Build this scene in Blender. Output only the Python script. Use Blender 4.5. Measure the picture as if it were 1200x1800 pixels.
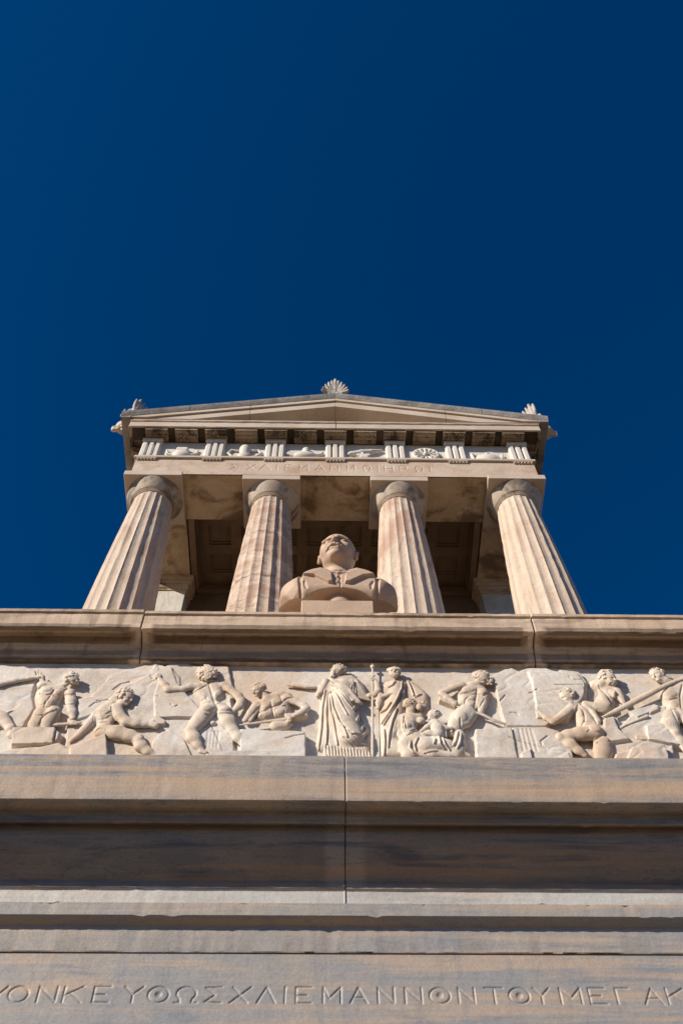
import bpy, math, random
import numpy as np
R = math.radians
for o in list(bpy.data.objects): bpy.data.objects.remove(o, do_unlink=True)
scene = bpy.context.scene

# ------------------------------------------------------------------ camera, sky, sun, exposure
# metres; origin is the lens projected on the facade axis system, EYE = height of the lens above the ground
EYE = 1.6
F = 1750.0                                   # focal length in photo pixels (35 mm on a 24 mm wide frame)
_cz = np.array([-15., 998., -1750.]); _cz /= np.linalg.norm(_cz)
_cx = np.array([1., -.010, -.0145]); _cx -= _cz * _cx.dot(_cz); _cx /= np.linalg.norm(_cx)
_cy = np.cross(_cz, _cx)
W2C = np.stack([_cx, _cy, _cz], 1)
cam_d = bpy.data.cameras.new("camera"); cam = bpy.data.objects.new("camera", cam_d)
scene.collection.objects.link(cam); scene.camera = cam
cam_d.sensor_fit = 'HORIZONTAL'; cam_d.sensor_width = 24.0; cam_d.lens = 35.0
cam_d.clip_start = 0.1; cam_d.clip_end = 3000
from mathutils import Matrix, Vector
cam.matrix_world = Matrix(W2C.T.tolist()).to_4x4()
cam.location = (0, 0, EYE)
cam_d.dof.use_dof = True; cam_d.dof.focus_distance = 8.6; cam_d.dof.aperture_fstop = 4.0

SUN_AZ, SUN_EL = 55.0, 27.0                  # sun to the left of the facade's normal, in front of it
world = bpy.data.worlds.new("World"); scene.world = world; world.use_nodes = True
wn = world.node_tree; wn.nodes.clear()
sky = wn.nodes.new('ShaderNodeTexSky'); sky.sky_type = 'NISHITA'; sky.sun_disc = False
sky.sun_elevation = R(SUN_EL); sky.sun_rotation = R(180 + SUN_AZ)
sky.altitude = 1500; sky.air_density = 0.75; sky.dust_density = 0.0; sky.ozone_density = 6.0
hs = wn.nodes.new('ShaderNodeHueSaturation'); hs.inputs['Saturation'].default_value = 1.28; hs.inputs['Value'].default_value = 1.13
hs.inputs['Hue'].default_value = 0.5
bg = wn.nodes.new('ShaderNodeBackground'); bg.inputs[1].default_value = 0.068
wo = wn.nodes.new('ShaderNodeOutputWorld')
wn.links.new(sky.outputs[0], hs.inputs['Color']); wn.links.new(hs.outputs[0], bg.inputs[0]); wn.links.new(bg.outputs[0], wo.inputs[0])
sun_d = bpy.data.lights.new("sun", 'SUN'); sun_d.energy = 5.0; sun_d.angle = R(0.5); sun_d.color = (1.0, .89, .755)
sun = bpy.data.objects.new("sun", sun_d); scene.collection.objects.link(sun)
_s = Vector((-math.sin(R(SUN_AZ)) * math.cos(R(SUN_EL)), -math.cos(R(SUN_AZ)) * math.cos(R(SUN_EL)), math.sin(R(SUN_EL))))
sun.rotation_euler = _s.to_track_quat('Z', 'Y').to_euler(); sun.location = _s * 30
scene.view_settings.view_transform = 'Standard'; scene.view_settings.look = 'None'
scene.view_settings.exposure = 0.40; scene.view_settings.gamma = 1.0
scene.cycles.max_bounces = 6; scene.cycles.diffuse_bounces = 4

# ------------------------------------------------------------------ small helpers
C = scene.collection
ROOT = {}
def empty(name, loc, label, cat, group=None):
    o = bpy.data.objects.new(name, None); C.objects.link(o)
    o.location = (loc[0], loc[1], loc[2] + EYE); o.empty_display_size = .2
    o['label'] = label; o['category'] = cat
    if group: o['group'] = group
    ROOT[o.name] = Vector(loc)
    return o
def mesh_obj(name, verts, faces, mat, parent=None, smooth=False, label=None, kind=None, sharp=None):
    off = ROOT[parent.name] if parent is not None else Vector((0, 0, 0))
    v = np.asarray(verts, dtype=np.float64).reshape(-1, 3) - np.array(off)
    if parent is None: v = v + np.array([0, 0, EYE])
    me = bpy.data.meshes.new(name); me.from_pydata(v.tolist(), [], faces if isinstance(faces, list) else faces.tolist())
    me.materials.append(mat)
    if smooth: me.shade_smooth()
    if smooth and sharp: me.set_sharp_from_angle(angle=R(sharp))
    me.validate(); me.update()
    o = bpy.data.objects.new(name, me); C.objects.link(o)
    if parent is not None:
        o.parent = parent; ROOT[o.name] = off
    if label: o['label'] = label
    if kind: o['kind'] = kind
    return o
class MB:                                    # collects boxes, lathes and prisms for one mesh
    def __init__(s): s.v = []; s.f = []
    def add(s, v, f):
        n = len(s.v); s.v += [tuple(p) for p in v]; s.f += [tuple(i + n for i in q) for q in f]; return s
    def box(s, x0, x1, y0, y1, z0, z1, b=0.0):
        if b <= 0:
            return s.add([(x0,y0,z0),(x1,y0,z0),(x1,y1,z0),(x0,y1,z0),(x0,y0,z1),(x1,y0,z1),(x1,y1,z1),(x0,y1,z1)],
                  [(0,3,2,1),(4,5,6,7),(0,1,5,4),(1,2,6,5),(2,3,7,6),(3,0,4,7)])
        b = min(b, (x1-x0)/3, (y1-y0)/3, (z1-z0)/3)
        xs, ys, zs = (x0, x1), (y0, y1), (z0, z1); V = []; idx = {}
        for i in range(2):
            for j in range(2):
                for k in range(2):
                    sx, sy, sz = (b if i == 0 else -b), (b if j == 0 else -b), (b if k == 0 else -b)
                    for a, p in enumerate(((xs[i], ys[j]+sy, zs[k]+sz), (xs[i]+sx, ys[j], zs[k]+sz), (xs[i]+sx, ys[j]+sy, zs[k]))):
                        idx[i, j, k, a] = len(V); V.append(p)
        def q(*a): return tuple(idx[t] for t in a)
        Fc = []
        for i in range(2):
            f = [(i,0,0,0),(i,0,1,0),(i,1,1,0),(i,1,0,0)]; Fc.append(q(*(f if i == 0 else f[::-1])))
            f = [(0,i,0,1),(1,i,0,1),(1,i,1,1),(0,i,1,1)]; Fc.append(q(*(f if i == 0 else f[::-1])))
            f = [(0,0,i,2),(0,1,i,2),(1,1,i,2),(1,0,i,2)]; Fc.append(q(*(f if i == 0 else f[::-1])))
        for j in range(2):
            for k in range(2):
                f = [(0,j,k,1),(1,j,k,1),(1,j,k,2),(0,j,k,2)]; Fc.append(q(*(f if (j+k) % 2 else f[::-1])))
                f = [(j,0,k,0),(j,1,k,0),(j,1,k,2),(j,0,k,2)]; Fc.append(q(*(f[::-1] if (j+k) % 2 else f)))
                f = [(j,k,0,0),(j,k,1,0),(j,k,1,1),(j,k,0,1)]; Fc.append(q(*(f if (j+k) % 2 else f[::-1])))
        for i in range(2):
            for j in range(2):
                for k in range(2):
                    f = [(i,j,k,0),(i,j,k,1),(i,j,k,2)]; Fc.append(q(*(f if (i+j+k) % 2 == 0 else f[::-1])))
        return s.add(V, Fc)
    def prism_x(s, prof, x0, x1):            # prof: (y,z) polygon swept along x
        n = len(prof); V = [(x0, y, z) for y, z in prof] + [(x1, y, z) for y, z in prof]
        Fc = [(i, (i+1) % n, n + (i+1) % n, n + i) for i in range(n)]
        return s.add(V, Fc + [tuple(range(n))[::-1], tuple(range(n, 2*n))])
    def prism_y(s, prof, y0, y1):            # prof: (x,z) polygon
        n = len(prof); V = [(x, y0, z) for x, z in prof] + [(x, y1, z) for x, z in prof]
        Fc = [(i, n + i, n + (i+1) % n, (i+1) % n) for i in range(n)]
        return s.add(V, Fc + [tuple(range(n)), tuple(range(n, 2*n))[::-1]])
    def lathe(s, cx, cy, prof, n=48):        # prof: (r,z) bottom to top
        V = []; Fc = []
        for r, z in prof:
            for k in range(n):
                a = 2*math.pi*k/n; V.append((cx + r*math.cos(a), cy + r*math.sin(a), z))
        for i in range(len(prof)-1):
            for k in range(n):
                Fc.append((i*n+k, i*n+(k+1) % n, (i+1)*n+(k+1) % n, (i+1)*n+k))
        Fc.append(tuple(range(n))[::-1]); Fc.append(tuple((len(prof)-1)*n+k for k in range(n)))
        return s.add(V, Fc)
    def build(s, name, mat, parent=None, **kw): return mesh_obj(name, s.v, s.f, mat, parent, **kw)

def wob(x, z, seed=0, f=1.0):                # cheap smooth noise, about -1..1
    r = np.random.RandomState(seed); v = 0
    for k in range(6):
        a, b, p = r.uniform(-1, 1, 3); fr = f * (1.7 ** k) * 3
        v = v + np.sin(x*fr*(a+.6) + z*fr*(b-.3) + p*9) / (1.5 ** k)
    return v / 2.2

# ------------------------------------------------------------------ procedural stone
def stone(name, c1, c2, vein=None, vein_amt=.5, vscale=(1, 1, 1), vrot=(0, 0, 0), vfreq=3.0, stain=None, stain_amt=0.0, stain_freq=2.2,
          stain_scale=(1, 1, 1), bump=.25, rough=.62, grain=.10, warm=None, warm_amt=0.0, seed=0.0, mscale=(1, 1, 1), bands=(), drip=None, drip_amt=.0):
    m = bpy.data.materials.new(name); m.use_nodes = True; t = m.node_tree; N = t.nodes; L = t.links; N.clear()
    out = N.new('ShaderNodeOutputMaterial'); b = N.new('ShaderNodeBsdfPrincipled'); L.new(b.outputs[0], out.inputs[0])
    b.inputs['Roughness'].default_value = rough; b.inputs['Specular IOR Level'].default_value = .35
    g = N.new('ShaderNodeNewGeometry')
    def mapped(scale=(1, 1, 1), rot=(0, 0, 0), off=0.0):
        mp = N.new('ShaderNodeMapping'); mp.inputs['Scale'].default_value = scale
        mp.inputs['Rotation'].default_value = [R(a) for a in rot]; mp.inputs['Location'].default_value = (seed*3.1+off, seed*1.7, seed*2.3+off)
        L.new(g.outputs['Position'], mp.inputs['Vector']); return mp.outputs[0]
    def noise(vec, sc, det=6, ro=.55, dist=0.0):
        n = N.new('ShaderNodeTexNoise'); n.inputs['Scale'].default_value = sc; n.inputs['Detail'].default_value = det
        n.inputs['Roughness'].default_value = ro; n.inputs['Distortion'].default_value = dist; L.new(vec, n.inputs['Vector']); return n.outputs['Fac']
    def ramp(fac, a, c, ea=0.0, ec=1.0):
        r = N.new('ShaderNodeMapRange'); r.interpolation_type = 'SMOOTHSTEP'
        r.inputs['From Min'].default_value = a; r.inputs['From Max'].default_value = c
        r.inputs['To Min'].default_value = ea; r.inputs['To Max'].default_value = ec; L.new(fac, r.inputs['Value']); return r.outputs[0]
    def mix(fac, A, B, mode='MIX'):
        x = N.new('ShaderNodeMix'); x.data_type = 'RGBA'; x.blend_type = mode
        if isinstance(fac, float): x.inputs[0].default_value = fac
        else: L.new(fac, x.inputs[0])
        for s_, v in ((6, A), (7, B)):
            if isinstance(v, tuple): x.inputs[s_].default_value = (*v, 1)
            else: L.new(v, x.inputs[s_])
        return x.outputs[2]
    base = mix(ramp(noise(mapped(mscale), 2.3, 8, .6, .6), .36, .64), c1, c2)
    if vein:
        vv = mapped(vscale, vrot, 5.0)
        n1 = noise(vv, vfreq, 9, .62, 1.1)
        base = mix(ramp(n1, .5, .68, 0, vein_amt), base, vein)
        n2 = noise(vv, vfreq*2.3, 6, .6, 1.6)                       # thin veins: narrow ridge of the noise
        a = N.new('ShaderNodeMath'); a.operation = 'SUBTRACT'; a.inputs[1].default_value = .5; L.new(n2, a.inputs[0])
        ab = N.new('ShaderNodeMath'); ab.operation = 'ABSOLUTE'; L.new(a.outputs[0], ab.inputs[0])
        base = mix(ramp(ab.outputs[0], .0, .022, vein_amt*.75, 0), base, vein)
    if warm: base = mix(ramp(noise(mapped((1, 1, 1), (0, 0, 0), 21.0), 1.6, 5, .6, .4), .5, .66, 0, warm_amt), base, warm)
    if stain: base = mix(ramp(noise(mapped(stain_scale, (0, 0, 0), 11.0), stain_freq, 8, .62, .5), .48, .62, 0, stain_amt), base, stain)
    if drip:
        dn = noise(mapped((7, 7, .7), (0, 0, 0), 41.0), 2.2, 6, .6); dm = noise(mapped((1, 1, 1), (0, 0, 0), 43.0), 1.3, 4, .6)
        q_ = N.new('ShaderNodeMath'); q_.operation = 'MULTIPLY'; L.new(ramp(dn, .50, .66), q_.inputs[0]); L.new(ramp(dm, .42, .60, 0, drip_amt), q_.inputs[1]); base = mix(q_.outputs[0], base, drip)
    for (z0, z1, col, amt, soft, jx, jw) in bands:      # crust with recess shade painted in, or pale calcite, lying along a moulding, with ragged outline, stopping short of the joints
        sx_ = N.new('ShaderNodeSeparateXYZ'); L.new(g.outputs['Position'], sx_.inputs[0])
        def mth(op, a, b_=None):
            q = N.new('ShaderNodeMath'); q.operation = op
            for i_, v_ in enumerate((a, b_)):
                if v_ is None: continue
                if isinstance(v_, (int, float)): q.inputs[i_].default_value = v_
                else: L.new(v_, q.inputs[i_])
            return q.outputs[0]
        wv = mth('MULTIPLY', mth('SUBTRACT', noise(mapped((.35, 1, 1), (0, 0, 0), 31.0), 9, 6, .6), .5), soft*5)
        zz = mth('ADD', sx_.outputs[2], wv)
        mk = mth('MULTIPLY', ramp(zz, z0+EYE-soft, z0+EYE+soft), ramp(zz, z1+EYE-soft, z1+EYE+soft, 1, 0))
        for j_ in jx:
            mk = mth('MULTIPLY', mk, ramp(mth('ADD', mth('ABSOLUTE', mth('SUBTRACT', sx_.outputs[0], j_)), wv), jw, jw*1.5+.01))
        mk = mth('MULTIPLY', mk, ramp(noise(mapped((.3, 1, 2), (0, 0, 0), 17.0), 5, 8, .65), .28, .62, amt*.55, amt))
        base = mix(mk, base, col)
    gr = noise(mapped(), 95, 3, .7)
    gm = mix(ramp(gr, .25, .75), (1-grain, 1-grain, 1-grain), (1+grain, 1+grain, 1+grain))
    base = mix(1.0, base, gm, 'MULTIPLY')
    L.new(base, b.inputs['Base Color'])
    bp = N.new('ShaderNodeBump'); bp.inputs['Strength'].default_value = bump; bp.inputs['Distance'].default_value = .012
    h1 = noise(mapped((1, 1, 1), (0, 0, 0), 2.0), 28, 8, .68); L.new(h1, bp.inputs['Height'])
    b2 = N.new('ShaderNodeBump'); b2.inputs['Strength'].default_value = bump*.5; b2.inputs['Distance'].default_value = .03
    L.new(noise(mapped(), 6, 4, .5), b2.inputs['Height']); L.new(b2.outputs[0], bp.inputs['Normal'])
    L.new(bp.outputs[0], b.inputs['Normal'])
    return m
CREAM = (.56, .49, .40); PALE = (.62, .57, .50); TAN = (.50, .37, .26)
M_frieze = stone('carved_white_marble', (.63, .565, .48), (.56, .455, .35), (.55, .40, .28), .35, (1, 1, 2), (0, 20, 0), 2.4, (.36, .28, .20), .4, 4.0, bump=.32, warm=(.54, .385, .26), warm_amt=.6)
M_slab = stone('relief_background_marble', (.64, .61, .56), (.57, .51, .435), (.54, .40, .29), .4, (1, 1, 1.6), (0, 30, 0), 2.0, (.33, .28, .23), .45, 3.2, bump=.3, warm=(.56, .43, .32), warm_amt=.75)
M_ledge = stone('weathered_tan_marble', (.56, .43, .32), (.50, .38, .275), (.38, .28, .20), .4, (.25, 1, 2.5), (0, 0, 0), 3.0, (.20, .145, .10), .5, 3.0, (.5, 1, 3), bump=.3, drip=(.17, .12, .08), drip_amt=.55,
                bands=((4.752, 4.80, (.10, .065, .035), .75, .003, (-1.09, 1.236), .05), (4.655, 4.715, (.16, .115, .075), .6, .006, (-1.09, 1.236), .03), (4.640, 4.662, (.05, .04, .03), .8, .004, (-1.09, 1.236), .05)))  # dark bands: stain plus recess shade painted into the stone colour
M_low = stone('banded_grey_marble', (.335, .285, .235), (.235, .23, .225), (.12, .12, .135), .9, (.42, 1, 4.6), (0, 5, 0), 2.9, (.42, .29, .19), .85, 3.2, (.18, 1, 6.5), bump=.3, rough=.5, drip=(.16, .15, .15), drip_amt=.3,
              bands=((3.225, 3.475, (.055, .052, .056), .40, .010, (.1035,), .07), (3.137, 3.216, (.50, .50, .48), .8, .003, (), 0), (3.494, 3.63, (.44, .32, .215), .62, .022, (), 0)))  # first band: black crust with the cornice's shade painted into its colour
M_text = stone('inscribed_grey_marble', (.265, .265, .265), (.32, .285, .25), (.19, .205, .23), .8, (.45, 1, 3.8), (0, 6, 0), 3.2, (.42, .32, .24), .75, 2.8, (.25, 1, 5), bump=.28, rough=.5, drip=(.19, .20, .22), drip_amt=.35)
M_arch = stone('temple_cream_marble', (.55, .46, .37), (.50, .40, .31), (.40, .25, .17), .45, (1, 1, 1), (0, 52, 0), 1.7, (.36, .27, .19), .5, 4.0, bump=.3)
M_white = stone('temple_white_marble', (.64, .61, .56), (.58, .54, .48), (.42, .36, .30), .25, (1, 1, 1), (0, 10, 0), 3.0, bump=.22)
M_geison = stone('cornice_cream_marble', (.53, .45, .37), (.46, .38, .30), (.42, .30, .21), .3, (.4, 1, 2), (0, 0, 0), 3.0, bump=.2)
M_sima = stone('lichen_grey_marble', (.30, .28, .25), (.22, .21, .20), (.40, .36, .32), .6, (1, 1, 1), (0, 0, 0), 5.0, (.13, .125, .12), .7, 4.5, bump=.5, rough=.8)
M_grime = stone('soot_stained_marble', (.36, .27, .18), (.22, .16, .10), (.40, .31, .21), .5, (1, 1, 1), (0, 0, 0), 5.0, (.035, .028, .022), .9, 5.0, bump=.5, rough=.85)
M_gap_shade = stone('gap_shade_marble', (.10, .075, .05), (.05, .04, .03), (.20, .15, .10), .4, bump=.5, rough=.9)  # shade of the gaps between mutules, painted as near-black stone
M_cap = stone('stained_capital_marble', (.50, .42, .34), (.42, .34, .26), (.34, .25, .18), .4, (1, 1, 1), (0, 0, 0), 4.0, (.13, .095, .065), .8, 3.4, bump=.35)
M_soffit = stone('stained_soffit_marble', (.52, .40, .27), (.40, .29, .18), (.60, .52, .42), .6, (1, 1, 1), (0, 0, 20), 3.0, (.15, .095, .05), .85, 2.6, bump=.3, rough=.75)
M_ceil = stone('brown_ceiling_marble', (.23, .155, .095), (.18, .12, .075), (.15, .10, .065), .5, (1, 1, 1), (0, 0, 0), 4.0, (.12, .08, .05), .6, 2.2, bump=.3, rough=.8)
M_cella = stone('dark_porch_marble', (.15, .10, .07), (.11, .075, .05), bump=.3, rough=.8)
M_anta = stone('grey_white_anta_marble', (.60, .58, .52), (.50, .48, .42), (.36, .32, .26), .5, (3, 3, .8), (0, 20, 0), 3.0, (.30, .24, .16), .4, 3.0, bump=.25)
M_bust = stone('rosy_tan_marble', (.50, .365, .265), (.42, .30, .215), (.36, .26, .19), .3, (1, 1, 1), (0, 30, 0), 3.0, bump=.25, grain=.13)
M_cols = [stone('pale_fluted_marble', (.53, .435, .345), (.47, .375, .29), (.34, .225, .15), .6, (2.2, 2.2, .55), (0, 28, 0), 2.0, bump=.3, seed=1, drip=(.30, .21, .14), drip_amt=.6),
          stone('purple_veined_marble', (.54, .44, .35), (.45, .345, .265), (.22, .13, .09), 1.0, (.8, .8, 2.4), (0, 42, 0), 3.0, (.33, .21, .145), .8, 2.2, (1, 1, 1.6), bump=.3, seed=2),
          stone('rust_patched_marble', (.54, .45, .36), (.50, .40, .31), (.33, .20, .14), .8, (2.6, 2.6, .7), (0, 25, 0), 1.8, (.36, .22, .155), .75, 1.7, bump=.3, seed=3.3, drip=(.30, .20, .135), drip_amt=.5),
          stone('cracked_cream_marble', (.54, .445, .35), (.50, .40, .31), (.37, .25, .18), .45, (1.5, 1.5, 1.2), (0, 60, 0), 2.4, bump=.35, seed=4, drip=(.32, .22, .15), drip_amt=.5)]
M_ground = stone('pale_paving', (.22, .155, .095), (.16, .115, .07), bump=.3, rough=.9, mscale=(.5, .5, .5))

# ------------------------------------------------------------------ ground
AX = .078                                    # x of the facade's centre line
g = MB(); g.add([(-400, -400, -EYE), (400, -400, -EYE), (400, 400, -EYE), (-400, 400, -EYE)], [(0, 1, 2, 3)])
g.build('ground', M_ground, kind='structure')

# ------------------------------------------------------------------ carved lettering
def arc(cx, cz, rx, rz, a0, a1, n=14):
    P = [(cx+rx*math.cos(R(a0+(a1-a0)*i/n)), cz+rz*math.sin(R(a0+(a1-a0)*i/n))) for i in range(n+1)]
    return list(zip(P[:-1], P[1:]))
def L_(*p): return list(zip(p[:-1], p[1:]))
GL = {  # strokes in a box 0..1 (x) by 0..1 (z)
 'K': L_((0,0),(0,1)) + L_((.85,1),(0,.42)) + L_((.28,.62),(.85,0)),
 'E': L_((.85,1),(0,1),(0,0),(.85,0)) + L_((0,.5),(.6,.5)),
 'N': L_((0,0),(0,1),(.85,0),(.85,1)), 'X': L_((0,0),(1,1)) + L_((.1,1),(.85,0)),
 'Y': L_((0,1),(.45,.5),(.95,1)) + L_((.45,.5),(.45,0)), 'L': L_((0,0),(.5,1),(1,0)), 'I': L_((0,0),(0,1)),
 'M': L_((0,0),(0,1),(.5,.35),(1,1),(1,0)), 'A': L_((0,0),(.5,1),(1,0)) + L_((.2,.36),(.8,.36)),
 'T': L_((0,1),(1,1)) + L_((.5,1),(.5,0)), 'G': L_((0,0),(0,1),(.8,1)), 'H': L_((0,0),(0,1)) + L_((.9,0),(.9,1)) + L_((0,.5),(.9,.5)),
 'S': L_((.9,1),(0,.95),(.55,.5),(0,.05),(.9,0)), 'P': L_((0,0),(0,1),(.55,1)) + arc(.55,.75,.3,.25,90,-90,8) + L_((.55,.5),(0,.5)),
 'O': arc(.5,.5,.5,.5,0,360,22), 'Q': arc(.5,.58,.5,.42,-45,225,18) + L_((.15,.27),(.2,0),(-.08,0)) + L_((.85,.27),(.8,0),(1.08,0)),
 'm': L_((0,0),(0,1)) + L_((.28,.3),(.8,.95)) + L_((.85,1),(.85,0)) + L_((0,1),(.3,.3))}
def seg_d(X, Z, segs):
    D = np.full(X.shape, 9.0)
    for (ax, az), (bx, bz) in segs:
        m = (X > min(ax, bx)-.05) & (X < max(ax, bx)+.05) & (Z > min(az, bz)-.05) & (Z < max(az, bz)+.05)
        if not m.any(): continue
        px, pz = X[m]-ax, Z[m]-az; bx_, bz_ = bx-ax, bz-az; l2 = bx_*bx_+bz_*bz_+1e-12
        t = np.clip((px*bx_+pz*bz_)/l2, 0, 1); D[m] = np.minimum(D[m], np.hypot(px-t*bx_, pz-t*bz_))
    return D
def carved(name, mat, parent, xs, zs, Y, segs, halfw, depth, dots=(), rough=.0006, seed=1, label=None):
    X, Z = np.meshgrid(xs, zs, indexing='ij'); D = seg_d(X, Z, segs)
    dep = depth*np.clip(1-D/halfw, 0, 1)**.8
    for cx, cz, r, dd in dots:
        q = np.hypot(X-cx, Z-cz); dep = np.maximum(dep, dd*np.clip(1-q/r, 0, 1)**.6)
    Yv = Y + dep + rough*wob(X*3, Z*3, seed)
    nx, nz = X.shape; V = np.stack([X, Yv, Z], -1).reshape(-1, 3)
    i = np.arange(nx-1)[:, None]*nz + np.arange(nz-1)[None, :]; i = i.ravel()
    Fq = np.stack([i, i+nz, i+nz+1, i+1], 1).tolist()
    n = len(V); x0, x1, z0, z1 = xs[0], xs[-1], zs[0], zs[-1]
    return mesh_obj(name, V, Fq, mat, parent, smooth=True, sharp=35, label=label)

def sweep(name, mat, parent, prof, x0, x1, profB=None, endw=.1, step=.022, chips=True, rough=.0012, seed=0, label=None, dz=0.0):
    """profile (y,z) swept along x; towards both ends it changes into profB; edges are slightly worn"""
    n = len(prof); A = np.array(prof); B = np.array(profB) if profB is not None else A
    xs = [x0, x0+.004] + list(np.arange(x0+.02, x1-.02, step)) + [x1-.004, x1]
    if profB is not None:
        xs = sorted(set(xs) | set(np.round(x0+np.linspace(.3, 1.6, 9)*endw, 4)) | set(np.round(x1-np.linspace(.3, 1.6, 9)*endw, 4)))
    V = []; cen = A.mean(0)
    rc = random.Random(int(seed*7+x0*10)); ch = [(rc.uniform(x0, x1), rc.randrange(n), rc.uniform(.010, .035), rc.uniform(.002, .007)) for _ in range(int((x1-x0)*16))] if chips else []
    for x in xs:
        e = min(x-x0, x1-x); w = np.clip((e/endw-.45)/.75, 0, 1); w = math.sqrt(1-(1-w)**2) if profB is not None else 1
        P = B*(1-w)+A*w
        if e < .002: P = P + np.sign(cen-P)*.0035
        if ch:
            P = P.copy()
            for cxp, kk, wd_, dp_ in ch:
                if abs(x-cxp) < wd_: P[kk] += np.sign(cen-P[kk])*dp_*(1-abs(x-cxp)/wd_)
        for k, (y, z) in enumerate(P):
            jt = rough*math.sin(x*31+k*2.1+seed)*math.sin(x*13.7+k*4.3+seed*2)+rough*.8*math.sin(x*83+k*1.3+seed)
            V.append((x, y+jt, z+jt*.7+dz))
    Fc = []
    for i in range(len(xs)-1):
        for k in range(n): Fc.append((i*n+k, i*n+(k+1) % n, (i+1)*n+(k+1) % n, (i+1)*n+k))
    Fc.append(tuple(range(n))[::-1]); Fc.append(tuple((len(xs)-1)*n+k for k in range(n)))
    return mesh_obj(name, V, Fc, mat, parent, smooth=True, sharp=28, label=label)

# ------------------------------------------------------------------ podium
XL, XR, YB = -3.6, 3.75, 10.5
pod = empty('podium', (AX, 5, -EYE), 'tall grey marble podium with deep cornices and a carved Greek inscription', 'podium')
YT = 3.945
b = MB(); b.box(XL, XR, YT, YB, -EYE, 2.60); b.build('wall', M_text, pod)
# inscription course
zl0, zl1 = 2.664, 2.738
from_px = lambda px: (px-36)/406.7-1.296                      # measured letter places -> metres on this wall
txt = [('Y',-14,26),('O',15,34),('N',66,38),('K',111,38),('E',163,33),('Y',216,34),('O',258,36),('Q',308,34),('S',358,32),('X',402,36),('L',449,32),('I',498,0),('E',517,32),
       ('m',565,36),('A',612,30),('N',661,33),('N',709,34),('O',752,36),('N',803,33),('T',850,32),('O',892,36),('Y',936,30),('M',983,36),('E',1034,34),('G',1082,30),('A',1130,32),('K',1172,36),
       ('L',1222,34),('E',1268,33),('O',1312,34),('S',1360,32)]
segs = []; dots = []
for ch, px, w in txt:
    xa = from_px(px); ww = w/406.7
    zz = zl0
    for (a, c), (d, e) in GL[ch]: segs.append(((xa+a*ww, zz+c*(zl1-zl0)), (xa+d*ww, zz+e*(zl1-zl0))))
    if ch == 'O' and px > 100: dots.append((xa+ww/2, (zl0+zl1)/2, .016, .007))
xs = np.concatenate([[XL], np.arange(-1.75, 2.75, .0035), [XR]]); zs = np.concatenate([[2.60], np.arange(2.64, 2.77, .0032), [2.84, 2.893, 2.898, 2.900]])
carved('inscription_course', M_text, pod, xs, zs, YT, segs, .0060, .0048, dots)
b = MB(); b.box(XL, XR, YT+.03, YB, 2.60, 2.90); b.build('course_core', M_text, pod)
sweep('wall_course', M_text, pod, [(YT+.003, 2.911), (YT, 2.916), (YT, 3.045), (3.915, 3.058), (3.895, 3.068), (3.895, 3.135), (4.4, 3.135), (4.4, 2.911)], XL, XR, rough=.0006, seed=3)
# lower cornice: two long blocks either side of a joint in view
pa = [(3.903, 3.139), (3.903, 3.212), (3.892, 3.219), (3.892, 3.252), (3.896, 3.260), (3.855, 3.30), (3.80, 3.345), (3.765, 3.39), (3.748, 3.43), (3.745, 3.468), (3.712, 3.468), (3.700, 3.438),
      (3.686, 3.438), (3.680, 3.492), (3.602, 3.482), (3.592, 3.486), (3.590, 3.497), (3.590, 3.786), (3.596, 3.792), (4.4, 3.795), (4.4, 3.139)]
pb = [(3.900, 3.139), (3.900, 3.212), (3.855, 3.219), (3.852, 3.258), (3.850, 3.264), (3.825, 3.30), (3.78, 3.345), (3.745, 3.39), (3.722, 3.43), (3.716, 3.446), (3.708, 3.446), (3.700, 3.438),
      (3.686, 3.438), (3.682, 3.497), (3.612, 3.490), (3.602, 3.494), (3.600, 3.505), (3.600, 3.795), (3.606, 3.801), (4.4, 3.803), (4.4, 3.139)]
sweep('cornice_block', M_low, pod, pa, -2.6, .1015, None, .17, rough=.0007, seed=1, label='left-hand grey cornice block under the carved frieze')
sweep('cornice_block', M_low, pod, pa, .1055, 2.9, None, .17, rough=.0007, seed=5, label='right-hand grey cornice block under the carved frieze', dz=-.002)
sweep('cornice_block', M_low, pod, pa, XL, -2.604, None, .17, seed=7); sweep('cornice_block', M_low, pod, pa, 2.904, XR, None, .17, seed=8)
b = MB(); b.box(XL+.1, XR-.1, 4.39, YB-.1, 2.92, 3.80); b.build('core', M_low, pod)

# upper cornice (ledge) of three blocks in view
qa = [(3.668, 4.640), (3.668, 4.658), (3.652, 4.664), (3.650, 4.712), (3.636, 4.718), (3.632, 4.734), (3.626, 4.742), (3.616, 4.776), (3.596, 4.806), (3.556, 4.810), (3.550, 4.800), (3.546, 4.760),
      (3.522, 4.757), (3.516, 4.762), (3.515, 4.884), (3.519, 4.889), (3.519, 4.897), (3.507, 4.901), (3.505, 4.922), (3.512, 4.927), (4.0, 4.93), (4.0, 4.640)]
qb = [(3.664, 4.640), (3.664, 4.658), (3.650, 4.664), (3.646, 4.712), (3.632, 4.718), (3.622, 4.734), (3.610, 4.742), (3.596, 4.752), (3.580, 4.758), (3.560, 4.762), (3.552, 4.762), (3.546, 4.760),
      (3.522, 4.757), (3.516, 4.762), (3.515, 4.884), (3.519, 4.889), (3.519, 4.897), (3.507, 4.901), (3.505, 4.922), (3.512, 4.927), (4.0, 4.93), (4.0, 4.640)]
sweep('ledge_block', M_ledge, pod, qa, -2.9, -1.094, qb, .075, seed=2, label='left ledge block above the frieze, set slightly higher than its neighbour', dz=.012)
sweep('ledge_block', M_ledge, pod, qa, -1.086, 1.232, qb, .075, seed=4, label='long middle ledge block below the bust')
sweep('ledge_block', M_ledge, pod, qa, 1.240, 3.3, qb, .075, seed=6, label='right ledge block above the frieze', dz=.003)
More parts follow.
